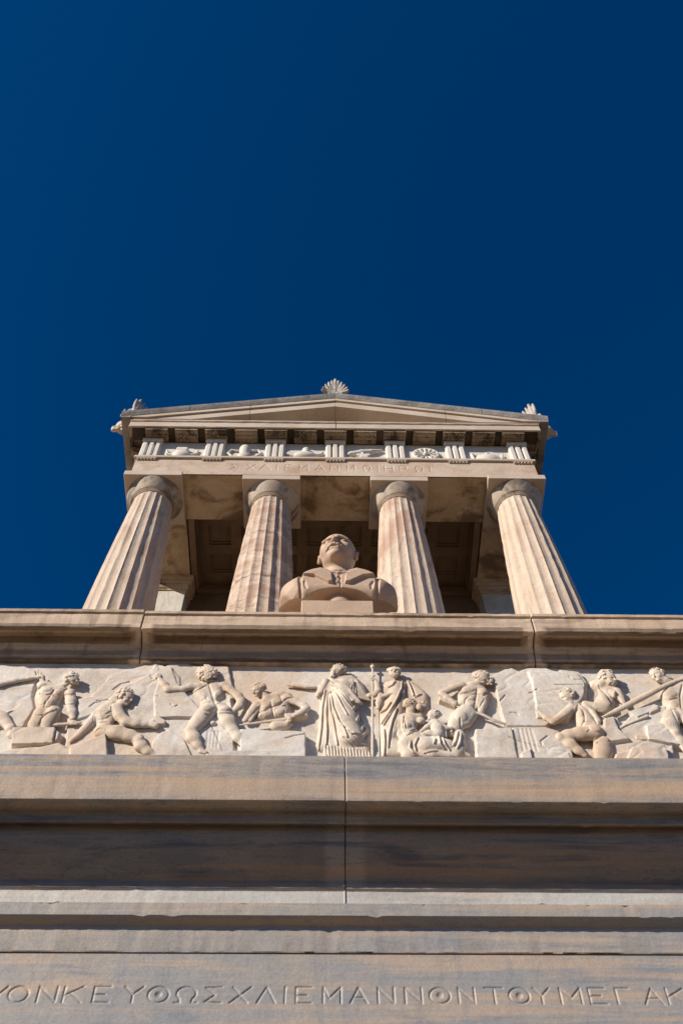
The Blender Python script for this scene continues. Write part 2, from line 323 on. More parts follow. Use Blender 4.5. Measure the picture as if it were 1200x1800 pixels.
sweep('ledge_block', M_ledge, pod, qa, XL, -2.906, qb, .075, seed=9); sweep('ledge_block', M_ledge, pod, qa, 3.306, XR, qb, .075, seed=11)
b = MB(); b.box(XL+.05, XR-.05, 3.99, YB-.1, 3.81, 4.92); b.build('terrace', M_ledge, pod)

# ------------------------------------------------------------------ temple
PW = 8.80                                    # underside of the architrave
T = empty('temple', (AX, 7, 4.93), 'cream Doric temple with four fluted columns and a low pediment above the podium', 'temple')
b = MB()
for i in range(3): b.box(AX-2.25-.12*(2-i), AX+2.25+.12*(2-i), 4.42-.10*(2-i), 10.2, 4.93+.30*i, 4.93+.30*(i+1)-.003, .006)
b.build('stylobate', M_arch, T); ZC = 5.83
def column(cx, cy, mat, label):
    o = empty('column', (0, 0, 0), '', ''); del o['label']; del o['category']
    o.location = (0, 0, 0); o.parent = T; o.location = (cx-AX, cy-7, 0); ROOT[o.name] = Vector((cx, cy, 4.93)); o['label'] = label
    nf, per = 20, 9; na = nf*per; V = []; Fc = []
    zs = [ZC+.004] + list(np.linspace(ZC+.05, 8.50, 34)) + [8.525, 8.540, 8.550]
    for z in zs:
        t = (z-ZC)/(8.56-ZC); r = .318-.112*t - .012*t*t + .010*math.sin(math.pi*t)
        fade = 1.0 if z < 8.52 else max(0.0, 1-(z-8.52)/.03)
        for k in range(na):
            a = 2*math.pi*k/na; u = (k % per)/per; u2 = abs(2*u-1)
            dd = .165*(2*math.pi*r/nf)*(1-u2**2.2)*fade
            if k % per == 0: dd += max(0.0, math.sin(z*41+k*1.9)*math.sin(z*17.3+k*.83)-.55)*.016
            chip = .0012*math.sin(z*57+k*.7)*math.sin(z*23+k)
            V.append((cx+(r-dd+chip)*math.cos(a), cy+(r-dd+chip)*math.sin(a), z))
    for i in range(len(zs)-1):
        for k in range(na): Fc.append((i*na+k, i*na+(k+1) % na, (i+1)*na+(k+1) % na, (i+1)*na+k))
    mesh_obj('shaft', V, Fc, mat, o, smooth=True, sharp=32)
    cap = MB()
    pr = [(.190, 8.545), (.203, 8.548), (.203, 8.556), (.197, 8.558), (.207, 8.562), (.207, 8.567), (.199, 8.570), (.211, 8.574), (.212, 8.579), (.206, 8.581), (.218, 8.586)]
    pr += [(.222, 8.592), (.234, 8.612), (.246, 8.634), (.258, 8.658), (.267, 8.678), (.274, 8.695), (.277, 8.704)]
    pr += [(.279, 8.712), (.272, 8.714)]
    cap.lathe(cx, cy, pr, 72)
    ec = cap.build('echinus', M_cap, o, smooth=True, sharp=35)
    MB().box(cx-.2865, cx+.2865, cy-.285, cy+.285, 8.713, PW-.0015, .004).build('abacus', M_geison, o)
    return o
for dx, dy, mm, lb in ((-1.800, -.035, 0, 'leftmost column with pale stone'), (-.634, 0, 1, 'second column from the left, crossed by purple-brown veins'),
                       (.634, 0, 2, 'second column from the right, with a rust-brown patch'), (1.800, -.035, 3, 'rightmost column with fine hairline cracks')):
    column(AX+dx, 4.885+dy, M_cols[mm], lb)
# architrave with the carved inscription on its front
HW = 2.035; YA = 4.60
tx = lambda px: (px-243)/175.75-1.954                            # letter places -> metres at the architrave
t2 = [('S',405,14),('X',432,16),('L',455,20),('I',486,0),('E',501,12),('m',526,17),('A',554,16),('N',581,16),('m',610,16),('Q',639,13),('I',665,0),('H',677,16),('P',704,14),('Q',732,13),('I',758,0)]
segs = []
for ch, px, w in t2:
    xa = -1.9735+(px-229)/716*4.08; ww = w/175.5
    for (a, c), (d, e) in GL[ch]: segs.append(((xa+a*ww, 8.905+c*.125), (xa+d*ww, 8.905+e*.125)))
xs = np.concatenate([[AX-HW], np.arange(-1.1, 1.30, .006), [AX+HW]]); zs = np.concatenate([[PW], np.arange(8.885, 9.05, .006), [9.128]])
carved('architrave_face', M_arch, T, xs, zs, YA, segs, .0072, .0052, seed=4, label='cream architrave face cut with Greek letters')
b = MB()
for x0, x1 in ((AX-HW, AX-.636), (AX-.632, AX+.632), (AX+.636, AX+HW)): b.box(x0, x1, YA+.012, 5.12, PW, 9.128)
b.build('architrave', M_soffit, T)
for x0 in (AX-HW, AX+HW-.52): MB().box(x0, x0+.52, 5.122, 9.9, PW, 9.128).build('side_architrave', M_soffit, T)
b = MB(); b.box(AX-HW-.022, AX+HW+.022, YA-.024, 9.9, 9.130, 9.168, .003); b.build('taenia', M_geison, T)
# frieze band with triglyphs, regulae and carved metopes
b = MB(); b.box(AX-HW+.03, AX+HW-.03, YA+.035, 9.88, 9.169, 9.582); b.build('metope_wall', M_white, T)
ZF0, ZF1 = 9.169, 9.575
def triglyph_mesh(w=.205):
    m = MB(); h = w/2; y = YA-.012; d = .042
    s = w/12
    prof = [(-h, y+d), (-h, y+.02), (-h+s, y), (-h+3*s, y), (-h+4*s, y+d*.8), (-h+5*s, y), (-h+7*s, y), (-h+8*s, y+d*.8), (-h+9*s, y), (-h+11*s, y), (h, y+.02), (h, y+d), (h, y+.08), (-h, y+.08)]
    zs_ = (ZF0, ZF1-.052); n = len(prof); V = [(x, yy, z) for z in zs_ for x, yy in prof]
    Fc = [(i, (i+1) % n, n+(i+1) % n, n+i) for i in range(n)] + [tuple(range(n))[::-1], tuple(range(n, 2*n))]
    m.add(V, Fc); m.box(-h-.004, h+.004, y-.012, y+.08, ZF1-.051, ZF1, .002); return m
def regula_mesh(w=.205):
    m = MB(); m.box(-w/2, w/2, YA-.022, YA+.01, 9.112, 9.1285, .002)
    for k in range(6): m.lathe(-w/2+w*(k+.5)/6, YA-.008, [(.0125, 9.092), (.010, 9.1125)], 10)
    return m
tri_x = [AX+k*.63 for k in (-2, -1, 0, 1, 2)]; tri_x = [AX-1.928] + tri_x + [AX+1.928]
tm = rm = None
for i, x in enumerate(tri_x):
    if i == 0:
        tm = triglyph_mesh(); tm.v = [(px_+x, a, c) for px_, a, c in tm.v]; tm = tm.build('triglyph', M_white, T)
        rm = regula_mesh(); rm.v = [(px_+x, a, c) for px_, a, c in rm.v]; rm = rm.build('regula', M_geison, T)
    else:
        for s_ in (tm, rm):
            c_ = s_.copy(); C.objects.link(c_); c_.parent = T; c_.location = (x-tri_x[0], 0, 0)
# geison: corona blocks, soffit with mutules
YG = 4.458; GH = 2.185
gp = [(YG, 9.604), (YG-.006, 9.608), (YG-.006, 9.618), (YG, 9.622), (YG, 9.722), (YG-.010, 9.728), (YG-.016, 9.738), (YG-.016, 9.752), (YG-.004, 9.757), (YG-.004, 9.780), (4.66, 9.780), (4.66, 9.665), (YG+.014, 9.665), (YG+.012, 9.604)]
sweep('geison', M_geison, T, gp, AX-GH, AX-.0035+.01, step=.05, rough=.0006, seed=1, label='left half of the horizontal cornice')
sweep('geison', M_geison, T, gp, AX+.0035+.01, AX+GH, step=.05, rough=.0006, seed=2, label='right half of the horizontal cornice')
for s_ in (-1, 1):
    b = MB(); x0, x1 = sorted((AX+s_*(GH-.01), AX+s_*HW)); b.box(x0, x1, 4.48, 9.9, 9.637, 9.772); x0, x1 = sorted((AX+s_*GH, AX+s_*(GH-.03))); b.box(x0, x1, 4.47, 9.9, 9.60, 9.662); b.build('side_geison', M_grime, T)
def mutule_mesh(w=.238, n=6):
    m = MB(); y0, y1 = YG+.016, YA+.03
    m.add([(-w/2, y0, 9.572), (w/2, y0, 9.572), (w/2, y1, 9.588), (-w/2, y1, 9.588), (-w/2, y0, 9.620), (w/2, y0, 9.620), (w/2, y1, 9.650), (-w/2, y1, 9.650)],
          [(0, 3, 2, 1), (4, 5, 6, 7), (0, 1, 5, 4), (1, 2, 6, 5), (2, 3, 7, 6), (3, 0, 4, 7)])
    for j in range(3):
        yy = y0+.022+j*.05; zz = 9.572+.016*(yy-y0)/(y1-y0)
        for k in range(n): m.lathe(-w/2+w*(k+.5)/n, yy, [(.0125, zz-.013), (.0125, zz+.002)], 8)
    return m
mu = None
for i in range(-6, 7):
    x = AX+i*.315
    if mu is None:
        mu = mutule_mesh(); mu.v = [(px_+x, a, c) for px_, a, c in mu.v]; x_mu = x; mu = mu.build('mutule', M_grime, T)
    else:
        c_ = mu.copy(); C.objects.link(c_); c_.parent = T; c_.location = (x-x_mu, 0, 0)
b = MB(); b.box(AX-GH+.035, AX+GH-.035, YG+.018, 4.63, 9.628, 9.66); b.build('soffit', M_gap_shade, T)
for sx in (-1, 1):                                               # side mutules seen under the ends of the cornice
    mb = MB()
    for j in range(8):
        y = 4.72+j*.315
        x0, x1 = sorted((AX+sx*(HW-.02), AX+sx*(GH-.02))); mb.box(x0, x1, y-.119+.1, y+.119+.1, 9.575, 9.625)
        for a_ in range(3):
            for k in range(6): mb.lathe(x0+.03+a_*.05, y-.02+.04*k, [(.012, 9.562), (.012, 9.578)], 8)
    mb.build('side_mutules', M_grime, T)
# pediment
SL = .248; XE = 2.29; GT = 9.7815
def rake(name, mat, y0, y1, zt, zb, hw, label=None):              # gable-shaped band; zt/zb = its edges at the centre; it dies into the horizontal cornice
    for sx in (-1, 1):
        jx = .93 if sx < 0 else 1.20                              # joint between two stones
        for a, c in ((.0015, jx-.0025), (jx+.0025, hw)):
            c = min(c, (zt-GT)/SL-.002); xk = (zb-GT)/SL
            lowp = [(a, zb-SL*a), (c, zb-SL*c)] if xk >= c else ([(a, zb-SL*a), (xk, GT), (c, GT)] if xk > a else [(a, GT), (c, GT)])
            pr = [(AX+sx*x, z) for x, z in lowp + [(c, zt-SL*c), (a, zt-SL*a)]]
            if sx < 0: pr = pr[::-1]
            MB().prism_y(pr, y0, y1).build(name, mat, T, label=label)
b = MB(); b.prism_y([(AX-1.95, 9.77), (AX+1.95, 9.77), (AX, 10.25)], 4.645, 9.9); b.build('tympanum', M_geison, T)
rake('raking_cornice', M_geison, 4.445, 4.70, 10.280, 10.162, 2.19)
rake('raking_fillet', M_geison, 4.425, 4.72, 10.338, 10.284, 2.26)
def sima():
    for sx in (-1, 1):
        jx = 1.58 if sx < 0 else 1.60
        for (a, c) in ((.0, jx-.003), (jx+.003, XE)):
            pr = [(4.420, 10.340), (4.414, 10.352), (4.404, 10.372), (4.394, 10.395), (4.390, 10.412), (4.405, 10.420), (4.75, 10.420), (4.75, 10.340)]
            n = len(pr); V = [(AX+sx*a, y, z-SL*a) for y, z in pr] + [(AX+sx*c, y, z-SL*c) for y, z in pr]
            Fc = [(i, (i+1) % n, n+(i+1) % n, n+i) for i in range(n)] + [tuple(range(n))[::-1], tuple(range(n, 2*n))]
            if sx < 0: Fc = [f[::-1] for f in Fc]
            MB().add(V, Fc).build('sima', M_sima, T, smooth=True, sharp=30)
sima()
b = MB()
for sx in (-1, 1):
    pr = [(AX, 10.375), (AX+sx*2.28, 10.375-SL*2.28), (AX+sx*2.28, 10.335-SL*2.28), (AX, 10.30)]
    b.prism_y(pr if sx < 0 else pr[::-1], 4.76, 9.95)
b.build('roof', M_sima, T)
# side sima faces (the gutter along the eaves)
for x0 in (AX-XE, AX+XE-.10): MB().box(x0, x0+.10, 4.42, 9.95, 9.76, 9.852).build('eaves_gutter', M_sima, T)

# porch: coffered ceiling, antae, cella wall
cx0, cx1, cy0, cy1, ZK = AX-1.44, AX+1.44, 5.12, 6.04, 9.0
cofx = [AX+(i-3.5)*.344 for i in range(8)]; cofy = [5.43, 5.785]; hwc = .1185
xs = sorted({cx0, cx1} | {round(v+s_, 5) for v in cofx for s_ in (-hwc, -hwc+.014, hwc-.014, hwc)} | set()); ys = sorted({cy0, cy1} | {v+s_ for v in cofy for s_ in (-hwc, -hwc+.014, hwc-.014, hwc)})
mb = MB()
def inc(v, cs, h): return any(abs(v-c) < h for c in cs)
for i in range(len(xs)-1):
    for j in range(len(ys)-1):
        xm, ym = (xs[i]+xs[i+1])/2, (ys[j]+ys[j+1])/2
        if inc(xm, cofx, hwc) and inc(ym, cofy, hwc): continue
        mb.add([(xs[i], ys[j], ZK), (xs[i+1], ys[j], ZK), (xs[i+1], ys[j+1], ZK), (xs[i], ys[j+1], ZK)], [(0, 3, 2, 1)])
for x in cofx:
    for y in cofy:
        prev = None
        for h, z in ((hwc, ZK), (hwc, ZK+.030), (hwc-.018, ZK+.030), (hwc-.018, ZK+.060)):
            ring = [(x-h, y-h, z), (x+h, y-h, z), (x+h, y+h, z), (x-h, y+h, z)]
            if prev: mb.add(prev+ring, [(k, (k+1) % 4, 4+(k+1) % 4, 4+k) for k in range(4)])
            prev = ring
        mb.add(prev, [(0, 3, 2, 1)])
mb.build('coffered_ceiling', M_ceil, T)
for s_ in (-1, 1):
    b = MB(); x0, x1 = sorted((AX+s_*1.435, AX+s_*1.5)); b.box(x0, x1, 5.12, 9.8, 8.80, 8.93, .004); x0, x1 = sorted((AX+s_*1.42, AX+s_*1.47)); b.box(x0, x1, 5.12, 6.04, 8.932, 9.12); b.build('ceiling_beam', M_ceil, T)
b = MB(); b.box(AX-1.9, AX+1.9, 5.14, 9.8, 9.05, 9.5); b.build('ceiling_core', M_ceil, T)
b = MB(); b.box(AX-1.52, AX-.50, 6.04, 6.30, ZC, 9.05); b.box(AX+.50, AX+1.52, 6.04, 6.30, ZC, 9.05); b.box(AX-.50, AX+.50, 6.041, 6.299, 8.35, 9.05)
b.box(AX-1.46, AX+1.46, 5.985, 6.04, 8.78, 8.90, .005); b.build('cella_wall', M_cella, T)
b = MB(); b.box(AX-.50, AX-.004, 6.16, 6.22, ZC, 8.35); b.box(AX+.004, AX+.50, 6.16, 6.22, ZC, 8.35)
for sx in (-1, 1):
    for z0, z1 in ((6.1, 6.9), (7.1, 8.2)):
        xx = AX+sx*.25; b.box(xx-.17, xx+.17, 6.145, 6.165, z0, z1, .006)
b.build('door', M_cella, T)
b = MB(); b.box(AX-1.9, AX+1.9, 9.4, 9.8, ZC, 8.8); b.box(AX-1.98, AX-1.5, 6.30, 9.8, ZC, 8.798); b.box(AX+1.5, AX+1.98, 6.30, 9.8, ZC, 8.798); b.build('cella_side_wall', M_anta, T)
for sx in (-1, 1):
    an = MB(); x0, x1 = sorted((AX+sx*1.985, AX+sx*1.535)); an.box(x0, x1, 5.845, 6.40, ZC, 8.565, .004)
    a_ = an.build('anta', M_anta, T, label=('white anta behind the leftmost column, partly sunlit' if sx < 0 else 'shaded grey anta behind the rightmost column'))
    cp = MB()
    for d, z0, z1 in ((.012, 8.566, 8.60), (.022, 8.60, 8.68), (.045, 8.681, 8.735), (.062, 8.736, 8.798)):
        cp.box(x0-d, x1+d, 5.845-d*.8, 6.39, z0, z1-.001, .003)
    co = cp.build('anta_capital', M_soffit, a_)

# ------------------------------------------------------------------ sculpting: signed distance shapes meshed with surface nets
def surface_net(D, org, h):
    nx, ny, nz = D.shape; S = D < 0
    idx = np.zeros((nx-1, ny-1, nz-1), bool); cnt = np.zeros((nx-1, ny-1, nz-1)); acc = np.zeros((nx-1, ny-1, nz-1, 3))
    corners = [(i, j, k) for i in (0, 1) for j in (0, 1) for k in (0, 1)]
    sl = lambda a, c, n: slice(c, n-1+c)
    def cv(A, c): return A[c[0]:nx-1+c[0], c[1]:ny-1+c[1], c[2]:nz-1+c[2]]
    for c in corners:
        for ax in range(3):
            if c[ax] == 0:
                e = list(c); e[ax] = 1; a, b_ = cv(D, c), cv(D, tuple(e)); m = (a < 0) != (b_ < 0)
                if not m.any(): continue
                t = a[m]/(a[m]-b_[m]); P = np.zeros((m.sum(), 3)); P[:] = c; P[:, ax] += t
                acc[m] += P; cnt[m] += 1
    idx = cnt > 0; ids = -np.ones(idx.shape, int); ids[idx] = np.arange(idx.sum())
    I = np.argwhere(idx); V = (I + acc[idx]/cnt[idx][:, None])*h + org
    Fs = []
    for ax in range(3):
        a = [slice(None)]*3; b_ = [slice(None)]*3; a[ax] = slice(0, -1); b_[ax] = slice(1, None)
        A, B = S[tuple(a)], S[tuple(b_)]; m = A != B
        u, w = [x for x in range(3) if x != ax]
        P = np.argwhere(m); P = P[(P[:, u] > 0) & (P[:, w] > 0) & (P[:, u] < D.shape[u]-1) & (P[:, w] < D.shape[w]-1)]
        if not len(P): continue
        f = A[P[:, 0], P[:, 1], P[:, 2]]
        def g(du, dw): Q = P.copy(); Q[:, u] -= du; Q[:, w] -= dw; return ids[Q[:, 0], Q[:, 1], Q[:, 2]]
        q = np.stack([g(1, 1), g(0, 1), g(0, 0), g(1, 0)], 1)
        flip = f if ax != 1 else ~f
        q[~flip] = q[~flip][:, ::-1]; Fs.append(q)
    return V, np.concatenate(Fs)
def unit(v): v = np.asarray(v, float); return v/(np.linalg.norm(v)+1e-12)
class Fig:
    """a list of shapes blended smoothly; add = union, cut = smooth subtraction"""
    def __init__(s, k=.012): s.o = []; s.k = k; s.m = []; s.sq = None
    def cap(s, p, q, r1, r2=None, k=None, cut=False):
        s.o.append(('c', np.array(p, float), np.array(q, float), r1, r1 if r2 is None else r2, s.k if k is None else k, cut)); return s
    def chain(s, pts, k=None, cut=False):
        for a, b_ in zip(pts[:-1], pts[1:]): s.cap(a[0], b_[0], a[1], b_[1], k, cut)
        return s
    def ell(s, c, r, M=None, k=None, cut=False):
        s.o.append(('e', np.array(c, float), np.array(r, float), None if M is None else np.array(M, float), 0, s.k if k is None else k, cut)); return s
    def box(s, c, r, M=None, rd=.004, k=None, cut=False):
        s.o.append(('b', np.array(c, float), np.array(r, float), None if M is None else np.array(M, float), rd, s.k if k is None else k, cut)); return s
    def tor(s, c, R1, r2, n, k=None, cut=False):
        s.o.append(('t', np.array(c, float), R1, r2, unit(n), s.k if k is None else k, cut)); return s
    def pil(s, poly, Y, T, w, k=None, cut=False):   # pillow: outline polygon (x,z) on the wall Y swelling forward by T over edge width w
        s.o.append(('p', np.array(poly, float), Y, T, w, s.k if k is None else k, cut)); return s
    def bounds(s):
        lo = np.full(3, 9e9); hi = -lo
        for o in s.o:
            if o[-1]: continue
            a, b_ = s.bb(o); lo = np.minimum(lo, a); hi = np.maximum(hi, b_)
        return lo, hi
    def bb(s, o):
        t = o[0]
        if t == 'c': r = max(o[3], o[4]); return np.minimum(o[1], o[2])-r, np.maximum(o[1], o[2])+r
        if t == 'e' or t == 'b': r = max(o[2]) if o[3] is not None else o[2]; r = r*(1.5 if (t == 'b' and o[3] is not None) else 1.0); return o[1]-r, o[1]+r
        if t == 't': return o[1]-(o[2]+o[3]), o[1]+(o[2]+o[3])
        P = o[1]; return np.array([P[:, 0].min(), o[2]-o[3], P[:, 1].min()]), np.array([P[:, 0].max(), o[2]+.01, P[:, 1].max()])
    def mesh(s, h, ymax=None, post=None, lo=None, hi=None):
        a, b_ = s.bounds(); a = a-3*h; b_ = b_+3*h
        if ymax is not None: b_[1] = min(b_[1], ymax)
        if lo is not None: a = np.maximum(a, lo)
        if hi is not None: b_ = np.minimum(b_, hi)
        n = np.maximum(((b_-a)/h).astype(int)+2, 3)
        G = [a[i]+h*np.arange(n[i]) for i in range(3)]
        D = np.full(n, .08, np.float32)
        for o in s.o:
            k = max(o[-2], 1e-5); c0, c1 = s.bb(o); m = k+2*h+ (.0 if o[0] != 'p' else .01)
            i0 = [max(0, int((c0[i]-m-a[i])/h)) for i in range(3)]; i1 = [min(n[i], int((c1[i]+m-a[i])/h)+2) for i in range(3)]
            if any(i1[i] <= i0[i] for i in range(3)): continue
            X, Y, Z = G[0][i0[0]:i1[0], None, None], G[1][None, i0[1]:i1[1], None], G[2][None, None, i0[2]:i1[2]]
            t = o[0]
            if t == 'c':
                p, q, r1, r2 = o[1:5]; v = q-p; l2 = v.dot(v)+1e-12
                tt = np.clip(((X-p[0])*v[0]+(Y-p[1])*v[1]+(Z-p[2])*v[2])/l2, 0, 1)
                d = np.sqrt((X-p[0]-tt*v[0])**2+(Y-p[1]-tt*v[1])**2+(Z-p[2]-tt*v[2])**2)-(r1+(r2-r1)*tt)
            elif t in 'eb':
                c, r, M = o[1:4]; x, y, z = X-c[0], Y-c[1], Z-c[2]
                if M is not None: x, y, z = [M[i][0]*x+M[i][1]*y+M[i][2]*z for i in range(3)]
                if t == 'e':
                    k0 = np.sqrt((x/r[0])**2+(y/r[1])**2+(z/r[2])**2); k1 = np.sqrt((x/r[0]**2)**2+(y/r[1]**2)**2+(z/r[2]**2)**2)+1e-9
                    d = k0*(k0-1)/k1
                else:
                    rd = o[4]; x, y, z = np.abs(x)-r[0]+rd, np.abs(y)-r[1]+rd, np.abs(z)-r[2]+rd
                    d = np.sqrt(np.maximum(x, 0)**2+np.maximum(y, 0)**2+np.maximum(z, 0)**2)+np.minimum(np.maximum(np.maximum(x, y), z), 0)-rd
            elif t == 't':
                c, R1, r2, nn = o[1:5]; x, y, z = X-c[0], Y-c[1], Z-c[2]; ax = x*nn[0]+y*nn[1]+z*nn[2]
                d = np.sqrt((np.sqrt(np.maximum(x*x+y*y+z*z-ax*ax, 0))-R1)**2+ax**2)-r2
            else:
                P, Y0, T_, w = o[1:5]; X2, Z2 = X[:, 0, :]+Z[:, 0, :]*0, Z[:, 0, :]+X[:, 0, :]*0
                sd = np.full(X2.shape, 9.0); sg = np.ones(X2.shape)
                for i in range(len(P)):
                    p, q = P[i-1], P[i]; e = q-p; wx, wz = X2-p[0], Z2-p[1]; tt = np.clip((wx*e[0]+wz*e[1])/(e.dot(e)+1e-12), 0, 1)
                    sd = np.minimum(sd, np.hypot(wx-tt*e[0], wz-tt*e[1]))
                    c1_, c2_, c3_ = Z2 >= p[1], Z2 < q[1], e[0]*wz > e[1]*wx
                    sg = np.where((c1_ & c2_ & c3_) | (~c1_ & ~c2_ & ~c3_), -sg, sg)
                sd = sd*sg
                q_ = np.clip(-sd/w, 0, 1); th = T_*np.sqrt(np.maximum(1-(1-q_)**2, 0)); dep = Y0-Y
                slope = 1/np.sqrt(1+(T_/w)**2)
                d = np.where((sd < 0)[:, None, :], np.maximum((dep-th[:, None, :])*np.clip(.5+.5*q_, slope, 1)[:, None, :], -.02+0*dep), np.hypot(np.maximum(sd, 0)[:, None, :], np.maximum(dep, 0)))
            sub = D[i0[0]:i1[0], i0[1]:i1[1], i0[2]:i1[2]]
            if o[-1]: hh = np.maximum(k-np.abs(sub+d), 0)/k; r_ = np.maximum(sub, -d)+hh*hh*k/4
            else: hh = np.maximum(k-np.abs(sub-d), 0)/k; r_ = np.minimum(sub, d)-hh*hh*k/4
            D[i0[0]:i1[0], i0[1]:i1[1], i0[2]:i1[2]] = r_
        if post is not None: D = D + post(G[0][:, None, None], G[1][None, :, None], G[2][None, None, :]).astype(np.float32)
        return surface_net(D, a, h)
    def build(s, name, mat, parent, h=.005, ymax=None, post=None, label=None, **kw):
        V, Fq = s.mesh(h, ymax, post, **kw)
        if s.sq: V[:, 1] = s.sq[0]-(s.sq[0]-V[:, 1])*s.sq[1]
        if s.m: V = chisel(V, Fq, s.m)
        return mesh_obj(name, V, Fq, mat, parent, smooth=True, label=label)
def chisel(V, Fq, marks):
    """grooves, ridges and swellings worked into the front of a carving: ('l', pts xz, width, out), ('p', polygon, edge, out), ('e', centre, rx, rz, rot, out)"""
    a, b_, c_ = V[Fq[:, 0]], V[Fq[:, 1]], V[Fq[:, 2]]; n = np.cross(b_-a, c_-a); N_ = np.zeros(V.shape)
    for i in range(4): np.add.at(N_, Fq[:, i], n)
    fy = np.clip(-N_[:, 1]/(np.linalg.norm(N_, axis=1)+1e-12)*1.5-.1, 0, 1); X_, Z_ = V[:, 0], V[:, 2]; D = np.zeros(len(V))
    for m in marks:
        if m[0] == 'l':
            P_ = np.array(m[1]); d = np.full(len(V), 9.0); L_t = len(P_)-1
            for i in range(L_t):
                p, q = P_[i], P_[i+1]; e = q-p; t = np.clip(((X_-p[0])*e[0]+(Z_-p[1])*e[1])/(e.dot(e)+1e-12), 0, 1)
                ends = .55+.45*np.sin(math.pi*np.clip((i+t)/L_t, .02, .98)); d = np.minimum(d, np.hypot(X_-p[0]-t*e[0], Z_-p[1]-t*e[1])/ends)
            u = np.clip(1-d/m[2], 0, 1); D += m[3]*u*u*(3-2*u)
        elif m[0] == 'p':
            q = -poly_sd(np.array(m[1]), X_, Z_)/m[2]; u = np.clip(q+.5, 0, 1); D += m[3]*u*u*(3-2*u)
        else:
            ca, sa = math.cos(m[4]), math.sin(m[4]); x, z = X_-m[1][0], Z_-m[1][1]; q = np.sqrt(((x*ca+z*sa)/m[2])**2+((-x*sa+z*ca)/m[3])**2)
            D += m[5]*np.sqrt(np.clip(1-q*q, 0, 1))*np.clip((1-q)*4, 0, 1)
    V = V.copy(); V[:, 1] -= D*fy; return V
def poly_sd(Pg, X2, Z2):
    sd = np.full(X2.shape, 9.0); sg = np.ones(X2.shape)
    for i in range(len(Pg)):
        p, q = Pg[i-1], Pg[i]; e = q-p; wx, wz = X2-p[0], Z2-p[1]; tt = np.clip((wx*e[0]+wz*e[1])/(e.dot(e)+1e-12), 0, 1)
        sd = np.minimum(sd, np.hypot(wx-tt*e[0], wz-tt*e[1])); c1_, c2_, c3_ = Z2 >= p[1], Z2 < q[1], e[0]*wz > e[1]*wx
        sg = np.where((c1_ & c2_ & c3_) | (~c1_ & ~c2_ & ~c3_), -sg, sg)
    return sd*sg
def frame(f, t):
    f = unit(f); t = np.asarray(t, float); t = unit(t-f*t.dot(f)); sd = np.cross(f, t); return sd, f, t   # side(right of the face seen from behind), forward, top
def head(fg, hair, c, r, f, t, curls=0, beard=0, rng=None, cap_hair=True, bun=None, hk=.0012, curl_r=.23, low=False):
    """c = centre of the skull, r = half width; f = where the face looks, t = up of the head"""
    sd, f, t = frame(f, t); c = np.asarray(c, float); M = np.stack([sd, f, t])
    A = lambda x, y, z: c + r*(x*sd+y*f+z*t)
    fg.ell(A(0, -.05, .22), (r*.98, r*1.18, r*1.05), M, k=.3*r)
    fg.ell(A(0, .28, -.45), (r*.74, r*.82, r*.92), M, k=.35*r)                   # face and jaw
    fg.ell(A(0, .86, -1.12), (r*.30, r*.26, r*.22), M, k=.25*r)                  # chin
    for s_ in (-1, 1):
        fg.ell(A(.40*s_, 1.06, -.06), (r*.26, r*.24, r*.17), M, k=.14*r, cut=True)    # sockets
        fg.ell(A(.37*s_, .90, -.07), (r*.17, r*.16, r*.11), M, k=.05*r)               # eyeballs
        fg.cap(A(.14*s_, 1.12, .16), A(.62*s_, .93, .12), r*.09, r*.06, k=.12*r)      # brows
        fg.ell(A(.52*s_, .78, -.42), (r*.24, r*.22, r*.2), M, k=.25*r)                # cheeks
        fg.ell(A(.98*s_, -.05, -.12), (r*.10, r*.20, r*.30), M, k=.06*r)              # ears
    fg.cap(A(0, 1.08, .06), A(0, 1.36, -.38), r*.09, r*.14, k=.12*r)
    fg.cap(A(-.15, 1.14, -.44), A(.15, 1.14, -.44), r*.08, k=.08*r)
    fg.cap(A(-.22, 1.00, -.68), A(.22, 1.00, -.68), r*.085, k=.06*r); fg.cap(A(-.19, .98, -.82), A(.19, .98, -.82), r*.085, k=.06*r)
    fg.cap(A(-.24, 1.12, -.75), A(.24, 1.12, -.75), r*.035, k=.05*r, cut=True)
    rng = rng or random.Random(3)
    if hair is not None and cap_hair:
        hair.ell(A(0, -.22, .36), (r*.95, r*1.03, r*.93), M, k=.1*r)
    for _ in range(curls):
        while True:
            v = unit([rng.gauss(0, 1), rng.gauss(0, 1), rng.gauss(0, 1)])
            if v[2] > -.45+.0*v[1] and not (v[1] > .45 and v[2] < .55): break
        v = v*rng.uniform(.9, 1.1); p = A(v[0]*1.06, -.18+v[1]*1.16, .34+v[2]*1.06); hair.ell(p, np.array([1, 1, 1])*r*curl_r*rng.uniform(.65, 1.15), None, k=hk)
    for _ in range(beard):
        v = unit([rng.gauss(0, .8), abs(rng.gauss(0, 1))+.3, -abs(rng.gauss(0, 1))-.1])
        p = A(v[0]*.78, .25+v[1]*.85, -.62+v[2]*.75); hair.ell(p, np.array([1, 1, 1])*r*.19*rng.uniform(.7, 1.2), None, k=hk)
    return A

